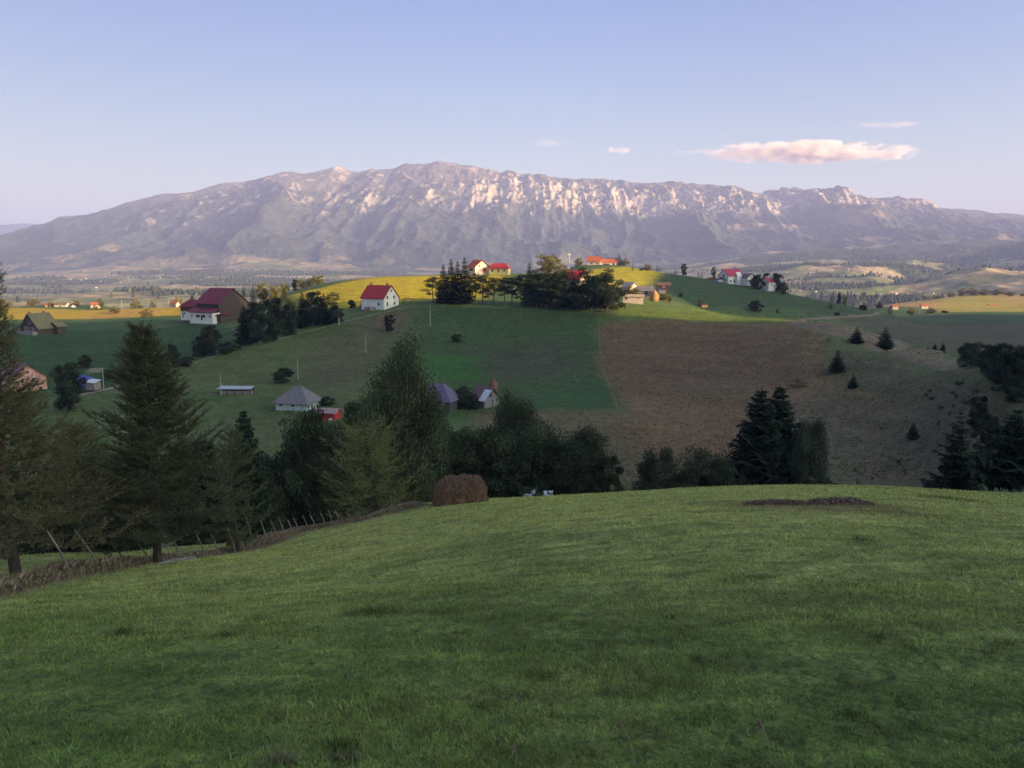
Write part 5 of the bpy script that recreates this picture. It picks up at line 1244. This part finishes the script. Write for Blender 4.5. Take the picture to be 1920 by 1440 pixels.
# scattered village houses of the valley
def vhit(px, row):
    r = ray(px, row); ds = np.linspace(1500, 4880, 900); g = valley_h(r[0] * ds, ds); b = g >= r[2] * ds
    i = int(np.argmax(b)) if b.any() else int(np.argmin(r[2] * ds - g)); return Vector((r[0] * ds[i], ds[i], float(g[i])))
vw = MB().box(-6, 6, -5, 5, -3, 5).build('wall', flat_mat('village_wall', (.60, .55, .50), .8, (.2, .9, 1.1)))
vr = roof_part(None, 12, 10, 5, 4, flat_mat('village_roof', (.42, .24, .20), .8, (.2, .8, 1.1)))
gv = random.Random(9); first = True
VP = [(70,517),(76,519),(54,521),(133,524),(152,526),(176,527),(161,523),(213,516),(242,525),(209,527),(101,530),(115,531),(121,531),(189,528),(240,520),(135,533),(255,512),(268,510),(263,508),(180,540),(82,527),(198,519),(226,530),(300,522),(30,527),(48,530),(340,505),(1604,492),(1560,507),(1660,553),(1675,553),(1680,552),(1724,548),(1713,495),(1655,490),(1597,560),(1640,489),(1475,512),(1500,545),(1530,548),(1590,505),(1780,480),(1833,498),(410,524),(470,522),(1750,551),(1618,497),(1702,552)]
for i, (px, row) in enumerate(VP):
    p = vhit(px, row); o = empty('village_house', p, gv.uniform(-.8, .8), ('far pale village house on the left-hand valley floor' if px < 900 else 'far pale village house among the right-hand foothills'), 'house', 'far village houses ' + ('left' if px < 900 else 'right') + ' of the central hill')
    s = gv.uniform(.55, 1.0) * (0.8 if p.y > 2600 else .5); o.scale = (s, s, s)
    for q in (vw, vr):
        if first: q.parent = o
        else:
            c = q.copy(); C.objects.link(c); c.parent = o
    first = False

# ------------------------------------------------------------------ poles
def pole(px, top, d, label, arm=True, mat=None, r=.11, base=None, name='utility_pole', lamp=False):
    p = spot(px, d) if base is None else hit(px, base, d)
    H = ray(px, top)[2] * p.y - p.z; o = empty(name, p, 0, label, 'pole')
    link(np_mesh('shaft', *tube([(0, 0, -.5), (.0, 0, H * .5), (.02, 0, H)], [r, r * .85, r * .65], 8), mat or concrete_m), 'shaft', o)
    if arm:
        MB().box(-.75, .75, -.05, .05, H - .55, H - .43).build('cross_arm', timber_m, o)
        for sx in (-.65, 0, .65): MB().box(sx - .04, sx + .04, -.04, .04, H - .428, H - .27).build('insulator', white_m, o)
    if lamp: MB().box(-1.0, 1.0, -.5, .5, H - .1, H + .8).build('tank', white_m, o); MB().box(-.55, .55, -.6, .6, -.5, 2.6).build('base_block', white_m, o)
    return o
pole(415, 700, 100, 'pale pole in front of the long low shed', base=742, arm=False, r=.09)
pole(559, 671, 150, 'pole just above the hip-roofed hut', base=713)
pole(686, 626, 150, 'pole left of the top of the tallest birch', base=662)
pole(807, 572, 150, 'pole on the upper slope under the grove', base=613)
pole(195, 690, 150, 'pole by the track right of the blue tarpaulin', base=732, arm=False)
pole(978, 486, 415, 'white pole right of the yellow house')
pole(238, 562, 600, 'sunlit pole in the far left meadow', r=.2, arm=False)
pole(325, 560, 600, 'sunlit pole left of the pink-roofed cottage', r=.2, arm=False)
pole(1065, 478, 545, 'white water tower on a slim shaft left of the hilltop houses', arm=False, lamp=True, mat=white_m, r=.30, name='water_tower')
pole(1715, 560, 700, 'thin pole in the orange field on the right', r=.16, arm=False)
pole(1218, 519, 345, 'thin pole behind the pointed haystack', arm=False, r=.08)
pole(636, 596, 200, 'short white pole in front of the hedgerow', arm=False, r=.12, base=611, mat=white_m)

# ------------------------------------------------------------------ tracks
def ribbon(name, pts, w, col, dmin=90, lift=.06):
    P = np.array([tuple(hit(a, b, c if c else dmin))[:2] for a, b, c in pts]); n = 60
    s = np.concatenate([[0], np.cumsum(np.linalg.norm(np.diff(P, axis=0), axis=1))]); t = np.linspace(0, s[-1], n)
    P = np.stack([np.interp(t, s, P[:, 0]), np.interp(t, s, P[:, 1])], 1)
    for _ in range(4): P[1:-1] = (P[:-2] + 2 * P[1:-1] + P[2:]) / 4
    T = unit(np.gradient(P, axis=0)); N_ = np.stack([-T[:, 1], T[:, 0]], 1); g = np.random.default_rng(3)
    k = 5; u = np.linspace(-1, 1, k); V = (P[:, None] + N_[:, None] * (u[None, :, None] * w / 2 * (1 + .25 * g.normal(size=(n, 1, 1)))))
    V = V.reshape(-1, 2); z = height(V[:, 0], V[:, 1]) + lift
    i = np.arange(n - 1)[:, None] * k; j = np.arange(k - 1)[None]
    f = np.stack([i + j, i + j + 1, i + k + j + 1, i + k + j], -1).reshape(-1, 4)
    c = np.tile([col], (len(V), 1)) * g.uniform(.75, 1.25, (len(V), 1))
    o = link(np_mesh(name, np.column_stack([V, z]), f[:, ::-1], track_m, {'col': c}), name); tag(o, kind='structure'); return o
ribbon('track', [(335,690,200),(400,668,200),(480,645,220),(560,626,230),(640,606,250),(710,588,270),(780,572,290)], 1.5, (.17,.14,.105))
ribbon('track', [(150,742,170),(180,735,170),(210,729,170),(245,716,180)], 2.2, (.26,.21,.17))
ribbon('track', [(560,612,260),(585,607,260),(640,596,270),(700,581,280)], 1.4, (.16,.13,.09))
ribbon('track', [(1500,601,330),(1560,597,360),(1640,592,380),(1690,592,400)], 3.0, (.17,.13,.10))
ribbon('track', [(560,545,370),(640,527,390),(720,519,400),(800,516,410)], 1.6, (.26,.20,.10))

# ------------------------------------------------------------------ fences
FD = lambda px: float(np.interp(px, [-260,-120,0,130,270,400,480,560,690,790], [q[1] for q in FENCE_W]))
fence = empty('wire_fence', tuple(spot(200, 25)), 0, 'wire fence on rough leaning sticks along the weedy edge of the meadow', 'fence')
FL = fence.location
tops = []
for (px, tp, dx) in [(-200,1000,-10),(-120,1010,5),(107,995,-19),(163,994,-23),(217,1016,-12),(259,1018,-1),(318,1002,0),(366,995,-1),(392,1000,3),(424,988,0),(441,983,0),(460,970,2),(487,974,1),(508,976,-1),(522,970,0),(537,974,2),(549,971,1),(567,966,0),(582,965,-1),(601,962,0),(614,956,1),(628,956,0),(650,960,0),(671,961,1),(694,963,-1),(720,960,0)]:
    d = FD(px); b = at(px, 700, d); z = hgt(b[0], d); t = at(px + dx, tp, d)
    P = np.array([(b[0], d, z - .3), ((b[0] + t[0]) / 2 + .015, d, (z + t[2]) / 2), (t[0], d, t[2])]) - np.array(FL)
    link(np_mesh('post', *tube(P, [.040, .034, .026], 6), postm), 'post', fence); tops.append(P)
for hgt_f in (.45, .7, .92):
    pts = []
    for a, b in zip(tops[:-1], tops[1:]):
        p0 = a[0] * (1 - hgt_f) + a[2] * hgt_f; p1 = b[0] * (1 - hgt_f) + b[2] * hgt_f
        for u in (0, .33, .66): pts.append(p0 * (1 - u) + p1 * u - np.array([0, 0, .10 * u * (1 - u) * 2]))
    link(np_mesh('wire', *tube(pts, [.005] * len(pts), 4), wire_m), 'wire', fence)
def far_fence(label, pts, n, ph, dmin):
    P = [hit(a, b, dmin) for a, b in pts]; Pn = np.array([tuple(p) for p in P])
    s = np.concatenate([[0], np.cumsum(np.linalg.norm(np.diff(Pn[:, :2], axis=0), axis=1))]); o = empty('field_fence', P[0], 0, label, 'fence'); gg = random.Random(n); q = []
    for i in range(n):
        t = s[-1] * (i + gg.uniform(-.25, .25)) / (n - 1); x = float(np.interp(t, s, Pn[:, 0])); y = float(np.interp(t, s, Pn[:, 1])); z = hgt(x, y)
        a = np.array([x, y, z - .3]) - Pn[0]; b = np.array([x + gg.uniform(-.15, .15), y, z + ph * gg.uniform(.75, 1.2)]) - Pn[0]
        link(np_mesh('post', *tube([a, b], [.06, .05], 5), pale_m), 'post', o); q.append(b - [0, 0, .2])
    link(np_mesh('wire', *tube(q, [.02] * len(q), 4), wire_m), 'wire', o)
far_fence('row of small weathered posts between the green and the dry field', [(1125,604),(1123,640),(1127,680),(1140,722),(1157,768)], 26, 1.3, 120)
far_fence('row of pale posts along the foot of the pine grove', [(835,570),(900,571),(960,575),(1020,580),(1080,584),(1140,589)], 34, 1.5, 230)
far_fence('thin fence on the skyline meadow right of the grove', [(1180,560),(1230,566),(1290,576)], 12, 1.1, 280)

# plank lying at the fence
p = spot(318, 27.5); o = MB().box(-.62, .62, -.06, .06, 0, .07).box(-.45, .5, .075, .19, 0, .06).build('plank', pale_m); o.location = (p.x, p.y - .4, p.z + .22); o.rotation_euler = (0, -.12, .15)
tag(o, 'pale weathered board lying in the weeds right of the larch trunk', 'plank')

# ------------------------------------------------------------------ hay bales, heap, white sheets
def hay_pile():
    g = np.random.default_rng(8); p = at(863, 944, 45.6); o = empty('hay_pile', (p[0], 45.6, p[2] - .12), .06, 'long rounded rust-brown pile of old hay at the edge of the meadow', 'hay pile')
    n, m = 72, 40; u = np.linspace(-1, 1, n); v = np.linspace(0, np.pi, m); U, Vv = np.meshgrid(u, v)
    sq = lambda a, e: np.sign(a) * np.abs(a) ** e
    endr = (1 - np.abs(U) ** 3.6) ** .36; H = 1.70 * (1 + .055 * np.abs(np.sin(U * 5.2 + .4)) + .05 * U)
    X = U * 1.66; Yc = sq(np.cos(Vv), .74) * .86 * endr * (1 + .05 * np.cos(U * 10)); Z = sq(np.clip(np.sin(Vv), 0, 1), .62) * H * (0.22 + .78 * endr)
    N3 = fbm(U * 5 + 3, Vv * 3, 4, 7); X = X * (1 + .03 * N3) * (1 - .07 * Z / 1.9); Yc = Yc * (1 + .14 * N3); Z = Z * (1 + .05 * N3)
    P = np.stack([X, Yc, Z], -1).reshape(-1, 3); i = np.arange(m - 1)[:, None] * n; j = np.arange(n - 1)[None]
    f = np.stack([i + j, i + n + j, i + n + j + 1, i + j + 1], -1).reshape(-1, 4)
    col = np.array([(.185, .100, .070)]) * g.uniform(.75, 1.25, (len(P), 1)) * (1 + .5 * fbm(P[:, 0] * 2, P[:, 2] * 2, 3, 4))[:, None]
    link(np_mesh('hay', P, f, hay_m, {'col': np.clip(col, .03, .4)}, smooth=True), 'hay', o)
    k = 26000; idx = g.integers(0, len(P), k); c = P[idx] + g.normal(size=(k, 3)) * .035; c[:, 2] = np.maximum(c[:, 2], .02)
    L = Parts(); V2, f2 = leaf_tris(c, .17, g, up=np.array([0, 0, -2.2]) + g.normal(size=(k, 3)) * .9, asp=.05); L.add(V2, f2, leaf_cols((.205, .130, .098), k, g, .42)); link(L.mesh('loose_straw', hay_m), 'loose_straw', o)
hay_pile()

def heap():
    g = np.random.default_rng(2); cx = at(1512, 950, 25.5)[0]; cy = 25.5; n, m = 170, 80
    X, Y = np.meshgrid(np.linspace(-2.4, 2.6, n), np.linspace(-1.7, 1.7, m))
    e = lambda x0, y0, a, b: np.clip(1 - ((X - x0) / a) ** 2 - ((Y - y0) / b) ** 2, 0, 1)
    H = .09 * e(-1.15, .25, 1.05, .85) ** .7 + .07 * e(-.1, -.2, 1.3, .8) + .17 * e(1.25, .1, 1.15, .8) ** .8
    H = H * (1 + .5 * fbm(X * 3, Y * 3, 4, 5)) + .05 * fbm(X * 9, Y * 9, 3, 9) * (H > .02)
    Z = height(X + cx, Y + cy) + H - .05
    o = empty('manure_heap', (cx, cy, hgt(cx, cy)), 0, 'low dark brown heap of old straw and manure spread near the crest', 'manure heap')
    V = np.stack([X, Y, Z - o.location.z], -1).reshape(-1, 3); i = np.arange(m - 1)[:, None] * n; j = np.arange(n - 1)[None]
    f = np.stack([i + j, i + j + 1, i + n + j + 1, i + n + j], -1).reshape(-1, 4)
    col = np.clip(np.array([(.120, .078, .070)])[None] * (1 + .7 * fbm(X * 5, Y * 5, 4, 3))[..., None], .02, .3).reshape(-1, 3)
    link(np_mesh('mound', V, f, hay_m, {'col': col}), 'mound', o)
    k = 16000; idx = g.choice(np.flatnonzero(H.ravel() > .035), k); c = V[idx] + g.normal(size=(k, 3)) * [.03, .03, .025] + [0, 0, .03]
    L = Parts(); V2, f2 = leaf_tris(c, .11, g, up=g.normal(size=(k, 3)) * [2, 2, .4], asp=.09); L.add(V2, f2, leaf_cols((.15, .105, .09), k, g, .45)); link(L.mesh('straw', hay_m), 'straw', o)
heap()
def crumple(px, row, d, w, h, seed, label):
    g = np.random.default_rng(seed); p = at(px, row, d); n = 9; X, Y = np.meshgrid(np.linspace(-1, 1, n), np.linspace(0, 1, n))
    V = np.stack([X * w / 2 * (1 - .35 * Y) + g.normal(size=X.shape) * w * .06, g.normal(size=X.shape) * .12 + .25 * Y, Y * h + g.normal(size=X.shape) * h * .08], -1).reshape(-1, 3)
    i = np.arange(n - 1)[:, None] * n; j = np.arange(n - 1)[None]; f = np.stack([i + j, i + j + 1, i + n + j + 1, i + n + j], -1).reshape(-1, 4)
    f = f[g.random(len(f)) > .22]; o = link(np_mesh('plastic_sheet', V, f, SHEET), 'plastic_sheet', loc=(p[0], p[1], p[2]))
    md = o.modifiers.new('thick', 'SOLIDIFY'); md.thickness = .02
    tag(o, label, 'plastic sheet', 'white sheets under the dark trees')
SHEET = flat_mat('white_plastic', (.55, .56, .66), .5, (4., .8, 1.1), spec=.4)
crumple(1028, 936, 58, 1.0, .62, 1, 'larger white plastic sheet hanging under the dark trees')
crumple(990, 936, 59, .9, .35, 2, 'smaller white plastic sheet left of the larger one')
crumple(1000, 926, 60, .35, .25, 3, 'scrap of white plastic between the two sheets')

# ------------------------------------------------------------------ grass and weeds
blade_m = attr_mat('grass_blades', rough=0.7, transl=0.25, spec=0.12)
def blades(n, rmin, rmax, azl, azr, pw, hfun, wfun, seed, colf, name, label, cat=None, mask=None):
    g = np.random.default_rng(seed)
    u = g.random(n); e = 2 - pw; r = (rmin ** e + u * (rmax ** e - rmin ** e)) ** (1 / e)
    a = np.radians(g.uniform(azl, azr, n)); x = r * np.sin(a); y = r * np.cos(a)
    if mask is not None:
        k = mask(x, y, g); x = x[k]; y = y[k]; r = r[k]
    n = len(x); z = height(x, y); h = hfun(r, x, y, g); w = wfun(r)
    t = g.uniform(0, 6.283, n); dx, dy = np.cos(t) * w, np.sin(t) * w; ln = h * g.uniform(.2, 1.3, n); t2 = g.uniform(0, 6.283, n)
    B = np.stack([x, y, z - .01], 1); D = np.stack([dx, dy, 0 * dx], 1); tip = B + np.stack([np.cos(t2) * ln, np.sin(t2) * ln, h], 1)
    V = np.stack([B - D, B + D, tip], 1).reshape(-1, 3)
    c = colf(x, y, z, g); c = np.repeat(c, 3, axis=0); c[2::3] *= 1.3
    o = link(np_mesh(name, V, np.arange(3 * n).reshape(-1, 3), blade_m, {'col': np.clip(c, .005, .7)}), name); tag(o, label, cat, kind='stuff'); return o
DARKP = [(1015,1270,90,22),(1390,1090,120,14),(1420,1085,80,9),(700,1150,110,16),(1600,1345,60,26),(1615,1015,45,9),(1650,1196,35,9),(1705,1217,24,10),(640,1410,90,40),(870,1187,50,9),(1130,1020,40,7),(230,1190,60,16),(480,1165,60,9),(1690,1325,30,10),(1890,1210,30,20),(420,1195,60,12),(1770,935,90,10),(1260,1160,60,8),(900,1330,60,14)]
DPW = []
for px, row, wx, wy in DARKP:
    a = hit(px, row, 0, 70); b = hit(px, row - wy * .5, 0, 70); c = hit(px, row + wy * .5, 0, 70); DPW.append((a.x, a.y, wx / 2 / F * a.y, max(abs(b.y - c.y) * .5, .1)))
def tuft(x, y):
    t = np.zeros(len(x))
    for cx, cy, rx, ry in DPW: t = np.maximum(t, np.clip(1.25 - np.hypot((x - cx) / rx, (y - cy) / ry), 0, 1))
    return t
def gcol(x, y, z, g):
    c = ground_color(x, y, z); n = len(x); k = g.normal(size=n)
    c = c * (1.16 + .38 * k)[:, None] * np.stack([1 + .12 * g.normal(size=n), np.ones(n), np.ones(n)], 1)
    t = tuft(x, y)[:, None]; c = c * (1 - .68 * t)
    dry = (g.random(n) < .05)[:, None]; c = c * (1 + .3 * fbm(x / .16, y / .16, 2, 87))[:, None]; return np.where(dry, np.array([.20, .18, .10]) * g.uniform(.6, 1.1, (n, 1)), c)
def ghgt(r, x, y, g):
    b = .036 + .022 * fbm(x / 1.3, y / .9, 3, 77) + .025 * np.clip(fbm(x / 4, y / 3, 2, 79), 0, 1)
    b = np.where(g.random(len(x)) < .006, b * 2.4, b) * (.78 + .22 * sstep(4, 14, r))
    return np.clip(b * (1 + .35 * g.normal(size=len(x))), .015, .2) * (1 + 1.3 * tuft(x, y)) * (1 + .010 * r)
blades(720000, 2.6, 62, -46, 46, 1.62, ghgt, lambda r: .0022 + .00042 * r, 1, gcol, 'meadow_grass', 'short green mown grass covering the sloping meadow in front', 'grass')
def tussocks():
    g = np.random.default_rng(12); n = 130000; y = g.uniform(105, 300, n); x = g.uniform(-.62, .68, n) * y; z = height(x, y)
    k = fbm(x / 14, y / 14, 3, 44) + .25 * g.normal(size=n) > .02; x, y, z = x[k], y[k], z[k]; n = len(x)
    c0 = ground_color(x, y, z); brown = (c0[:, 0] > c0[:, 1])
    h = g.uniform(.05, .15, n) * (1 + .5 * brown); V = []; 
    for q in range(3):
        a = g.uniform(0, 6.28, n); w = h * g.uniform(.5, 1.0, n); b = g.uniform(0, 6.28, n)
        B = np.stack([x, y, z - .03], 1); D = np.stack([np.cos(a) * w, np.sin(a) * w, 0 * a], 1); T = B + np.stack([np.cos(b) * w * .6, np.sin(b) * w * .6, h + .03], 1)
        V.append(np.stack([B - D, B + D, T], 1))
    V = np.stack(V, 1).reshape(-1, 3); c = c0 * g.uniform(.8, 2.3, (n, 1)); c = np.repeat(np.clip(c, .01, .5), 9, axis=0)
    o = link(np_mesh('hillside_tussocks', V, np.arange(9 * n).reshape(-1, 3), blade_m, {'col': c}), 'hillside_tussocks'); tag(o, 'rough grass tussocks strewn over the slopes across the valley', 'tussocks', kind='stuff')
tussocks()
def wmask(x, y, g):
    d = seg_dist(x, y, FENCE_W); return (d < 1.1 + .7 * fbm(x / 3, y / 3, 2, 5)) & (g.random(len(x)) < .9)
def weeds():
    g = np.random.default_rng(4); P = np.array(FENCE_W); s = np.concatenate([[0], np.cumsum(np.linalg.norm(np.diff(P, axis=0), axis=1))])
    n = 52000; t = g.uniform(0, s[-1], n); x = np.interp(t, s, P[:, 0]) ; y = np.interp(t, s, P[:, 1])
    off = g.normal(size=n) * (.42 + .25 * fbm(t / 3, t * 0, 2, 3)); x = x + off * .8; y = y + off * .6; z = height(x, y)
    hh = (.17 + .20 * (fbm(t / 2.2, t * 0 + 3, 3, 9) + .5)) * np.exp(-(off / .8) ** 2) * g.uniform(.4, 1.3, n) + .04; w = .003 + .00016 * y
    a = g.uniform(0, 6.28, n); b = g.uniform(0, 6.28, n); ln = hh * g.uniform(.05, .4, n)
    B = np.stack([x, y, z - .02], 1); D = np.stack([np.cos(a) * w, np.sin(a) * w, 0 * a], 1); M = B + np.stack([np.cos(b) * ln * .4, np.sin(b) * ln * .4, hh * .75], 1); T = M + np.stack([np.cos(b) * ln, np.sin(b) * ln, hh * .3], 1)
    V = np.stack([B - D, B + D, M + D * 1.6, T], 1).reshape(-1, 3); f = np.arange(4 * n).reshape(-1, 4)
    pal = np.array([(.26, .195, .155), (.17, .13, .10), (.34, .28, .22), (.10, .12, .055)])
    c = pal[g.choice(4, n, p=[.4, .25, .2, .15])] * g.uniform(.7, 1.3, (n, 1)); c = np.repeat(c, 4, axis=0)
    o = link(np_mesh('fence_weeds', V, f, blade_m, {'col': c}), 'fence_weeds'); tag(o, 'tangled dry brown weeds growing along the wire fence', 'weeds', kind='stuff')
weeds()
tree('lit_a', 415, 995, 36, 20, 'small yellow-green sapling by the fence posts', base=1034, cat='sapling', name='sapling')
# a few seed stalks close to the lens
def stalk(px, row, top, dx, label):
    b = hit(px, row, 0, 60); t = at(px + dx, top, b.y); o = empty('grass_stalk', b, 0, label, 'grass stalk', 'dry stalks at the bottom of the picture')
    v = np.array([t[0] - b.x, 0, max(t[2] - b.z, .1)]); s = np.linspace(0, 1, 7)[:, None]; P = v * s + np.array([.02, 0, 0]) * np.sin(s * 3)
    link(np_mesh('stem', *tube(P, [.0016] * 7, 4), pale_m), 'stem', o); g = np.random.default_rng(px); L = Parts()
    V, f = leaf_tris(P[-1] * g.uniform(.72, 1.0, (70, 1)) + g.normal(size=(70, 3)) * .004, .022, g, up=v * 6, asp=.12); L.add(V, f, leaf_cols((.22, .18, .13), 70, g, .2)); link(L.mesh('seed_head', blade_m), 'seed_head', o)
stalk(1190, 1436, 1350, -28, 'pale feathery stalk right of the middle of the bottom edge'); stalk(1445, 1436, 1350, -22, 'pale feathery stalk nearest the right-hand dark tuft'); stalk(962, 1438, 1398, 0, 'thin dark stalk at the middle of the bottom edge')
def drytuft(px, row, label, w, n, hh):
    b = hit(px, row, 0, 60); g = np.random.default_rng(px); x = g.normal(size=n) * w; y = g.normal(size=n) * w * .5; z = height(x + b.x, y + b.y) - b.z
    h = hh * g.uniform(.4, 1.2, n); a = g.uniform(0, 6.28, n); ln = h * g.uniform(.2, .9, n); wd = .0028
    B = np.stack([x, y, z - .01], 1); D = np.stack([np.cos(a) * wd, np.sin(a) * wd, 0 * a], 1); T = B + np.stack([np.cos(a + 1) * ln, np.sin(a + 1) * ln, h], 1)
    V = np.stack([B - D, B + D, T], 1).reshape(-1, 3); c = np.array([(.20, .19, .13)]) * g.uniform(.4, 1.2, (n, 1))
    o = link(np_mesh('dry_tuft', V, np.arange(3 * n).reshape(-1, 3), blade_m, {'col': np.repeat(c, 3, axis=0)}), 'dry_tuft', loc=b); tag(o, label, 'grass tuft', 'dry tufts at the bottom of the picture')
drytuft(530, 1432, 'left dry grass tuft on the bottom edge', .07, 260, .10); drytuft(640, 1425, 'grey-brown dead tuft beside the left dry tuft', .06, 420, .06)

# ------------------------------------------------------------------ clouds, beyond and above the haze
def cloud(px, row, d, wpx, hpx, dens, seed, label, thr=.35, sc=2.6, amp=1.0):
    p = at(px, row, d); sx = wpx / 2 / F * d; sz = hpx / 2 / F * d; sy = max(sz * 1.6, 260)
    m = bpy.data.materials.new('cloud_vapour'); m.use_nodes = True; nt = m.node_tree; nt.nodes.clear(); N = nt.nodes; L = nt.links
    o = N.new('ShaderNodeOutputMaterial'); v = N.new('ShaderNodeVolumePrincipled'); L.new(v.outputs[0], o.inputs['Volume'])
    v.inputs['Color'].default_value = (.88, .81, .85, 1); v.inputs['Anisotropy'].default_value = 0.0
    tc = N.new('ShaderNodeTexCoord')
    def math_(op, a, b=None, c=None, cl=False):
        n = N.new('ShaderNodeMath'); n.operation = op; n.use_clamp = cl
        for i, q in enumerate((a, b, c)):
            if q is None: continue
            if isinstance(q, (int, float)): n.inputs[i].default_value = q
            else: L.new(q, n.inputs[i])
        return n.outputs[0]
    ln = N.new('ShaderNodeVectorMath'); ln.operation = 'LENGTH'; L.new(tc.outputs['Object'], ln.inputs[0])
    fall = math_('SUBTRACT', 1.0, ln.outputs['Value'])
    mp = N.new('ShaderNodeMapping'); mp.inputs['Scale'].default_value = (sx / sz * sc * .5 * .42, sy / sz * sc * .5, sc * .5); mp.inputs['Location'].default_value = (seed * 3.7, seed, 0)
    L.new(tc.outputs['Object'], mp.inputs[0]); n = N.new('ShaderNodeTexNoise'); n.inputs['Scale'].default_value = 1.0; n.inputs['Detail'].default_value = 5; n.inputs['Roughness'].default_value = .6; L.new(mp.outputs[0], n.inputs['Vector'])
    mp2 = N.new('ShaderNodeMapping'); mp2.inputs['Scale'].default_value = (2.2, 1, .4); mp2.inputs['Location'].default_value = (seed * 1.3, 0, 0); L.new(tc.outputs['Object'], mp2.inputs[0])
    n2 = N.new('ShaderNodeTexNoise'); n2.inputs['Detail'].default_value = 1; n2.inputs['Scale'].default_value = 1.0; L.new(mp2.outputs[0], n2.inputs['Vector'])
    a = math_('MULTIPLY', math_('SUBTRACT', n.outputs[0], .5), 2.6 * amp); b = math_('MULTIPLY', math_('SUBTRACT', n2.outputs[0], .5), 1.2)
    s = math_('ADD', math_('ADD', fall, a), b); s = math_('MULTIPLY', math_('SUBTRACT', s, thr), 3.0, cl=True); s = math_('MULTIPLY', s, math_('MULTIPLY', fall, 4.0, cl=True))
    L.new(math_('MULTIPLY', s, dens), v.inputs['Density'])
    import bmesh
    me = bpy.data.meshes.new('cloud'); bm = bmesh.new(); bmesh.ops.create_icosphere(bm, subdivisions=3, radius=1.0); bm.to_mesh(me); bm.free(); me.materials.append(m)
    c = link(me, 'cloud', loc=tuple(p)); c.scale = (sx, sy, sz); tag(c, label, 'cloud'); m.cycles.volume_step_rate = .35
    return c
cloud(1512, 286, 15000, 450, 47, .009, 1, 'long low cumulus, the biggest cloud, pink-white above the right end of the range', thr=.26, sc=3.2, amp=1.3)
cloud(1160, 282, 15500, 60, 16, .0022, 2, 'tiny pink cloud midway between the peak and the big cloud', thr=.42, sc=2.4, amp=1.4)
cloud(1030, 268, 15500, 90, 18, .0008, 3, 'faint wisp of cloud above the highest peak', thr=.4, sc=2.4, amp=1.4)
cloud(1280, 285, 15500, 46, 13, .0008, 5, 'faint puff just left of the big cloud', thr=.4, sc=2.4, amp=1.4)
cloud(1665, 233, 16500, 200, 14, .0006, 6, 'thin flat streak of cloud over the big cloud', thr=.25, sc=1.2, amp=1.0)

# ------------------------------------------------------------------ the air
def build_haze():
    x0, x1, y0, y1, z0, z1 = -24200, 24200, -3200, 24200, -264, 1235
    V = [(x, y, z) for x in (x0, x1) for y in (y0, y1) for z in (z0, z1)]
    f = [(0,1,3,2),(4,6,7,5),(0,4,5,1),(2,3,7,6),(0,2,6,4),(1,5,7,3)]
    m = bpy.data.materials.new('haze_air'); m.use_nodes = True; nt = m.node_tree; nt.nodes.clear()
    o = nt.nodes.new('ShaderNodeOutputMaterial'); v = nt.nodes.new('ShaderNodeVolumePrincipled')
    v.inputs['Color'].default_value = (0.365, 0.430, 0.87, 1)
    v.inputs['Density'].default_value = HAZE_DENSITY
    v.inputs['Anisotropy'].default_value = 0.0
    nt.links.new(v.outputs[0], o.inputs['Volume'])
    h = link(np_mesh('haze', V, np.array(f), m), 'haze'); tag(h, kind='stuff')
    return h
HAZE_DENSITY = 9.8e-5
build_haze()
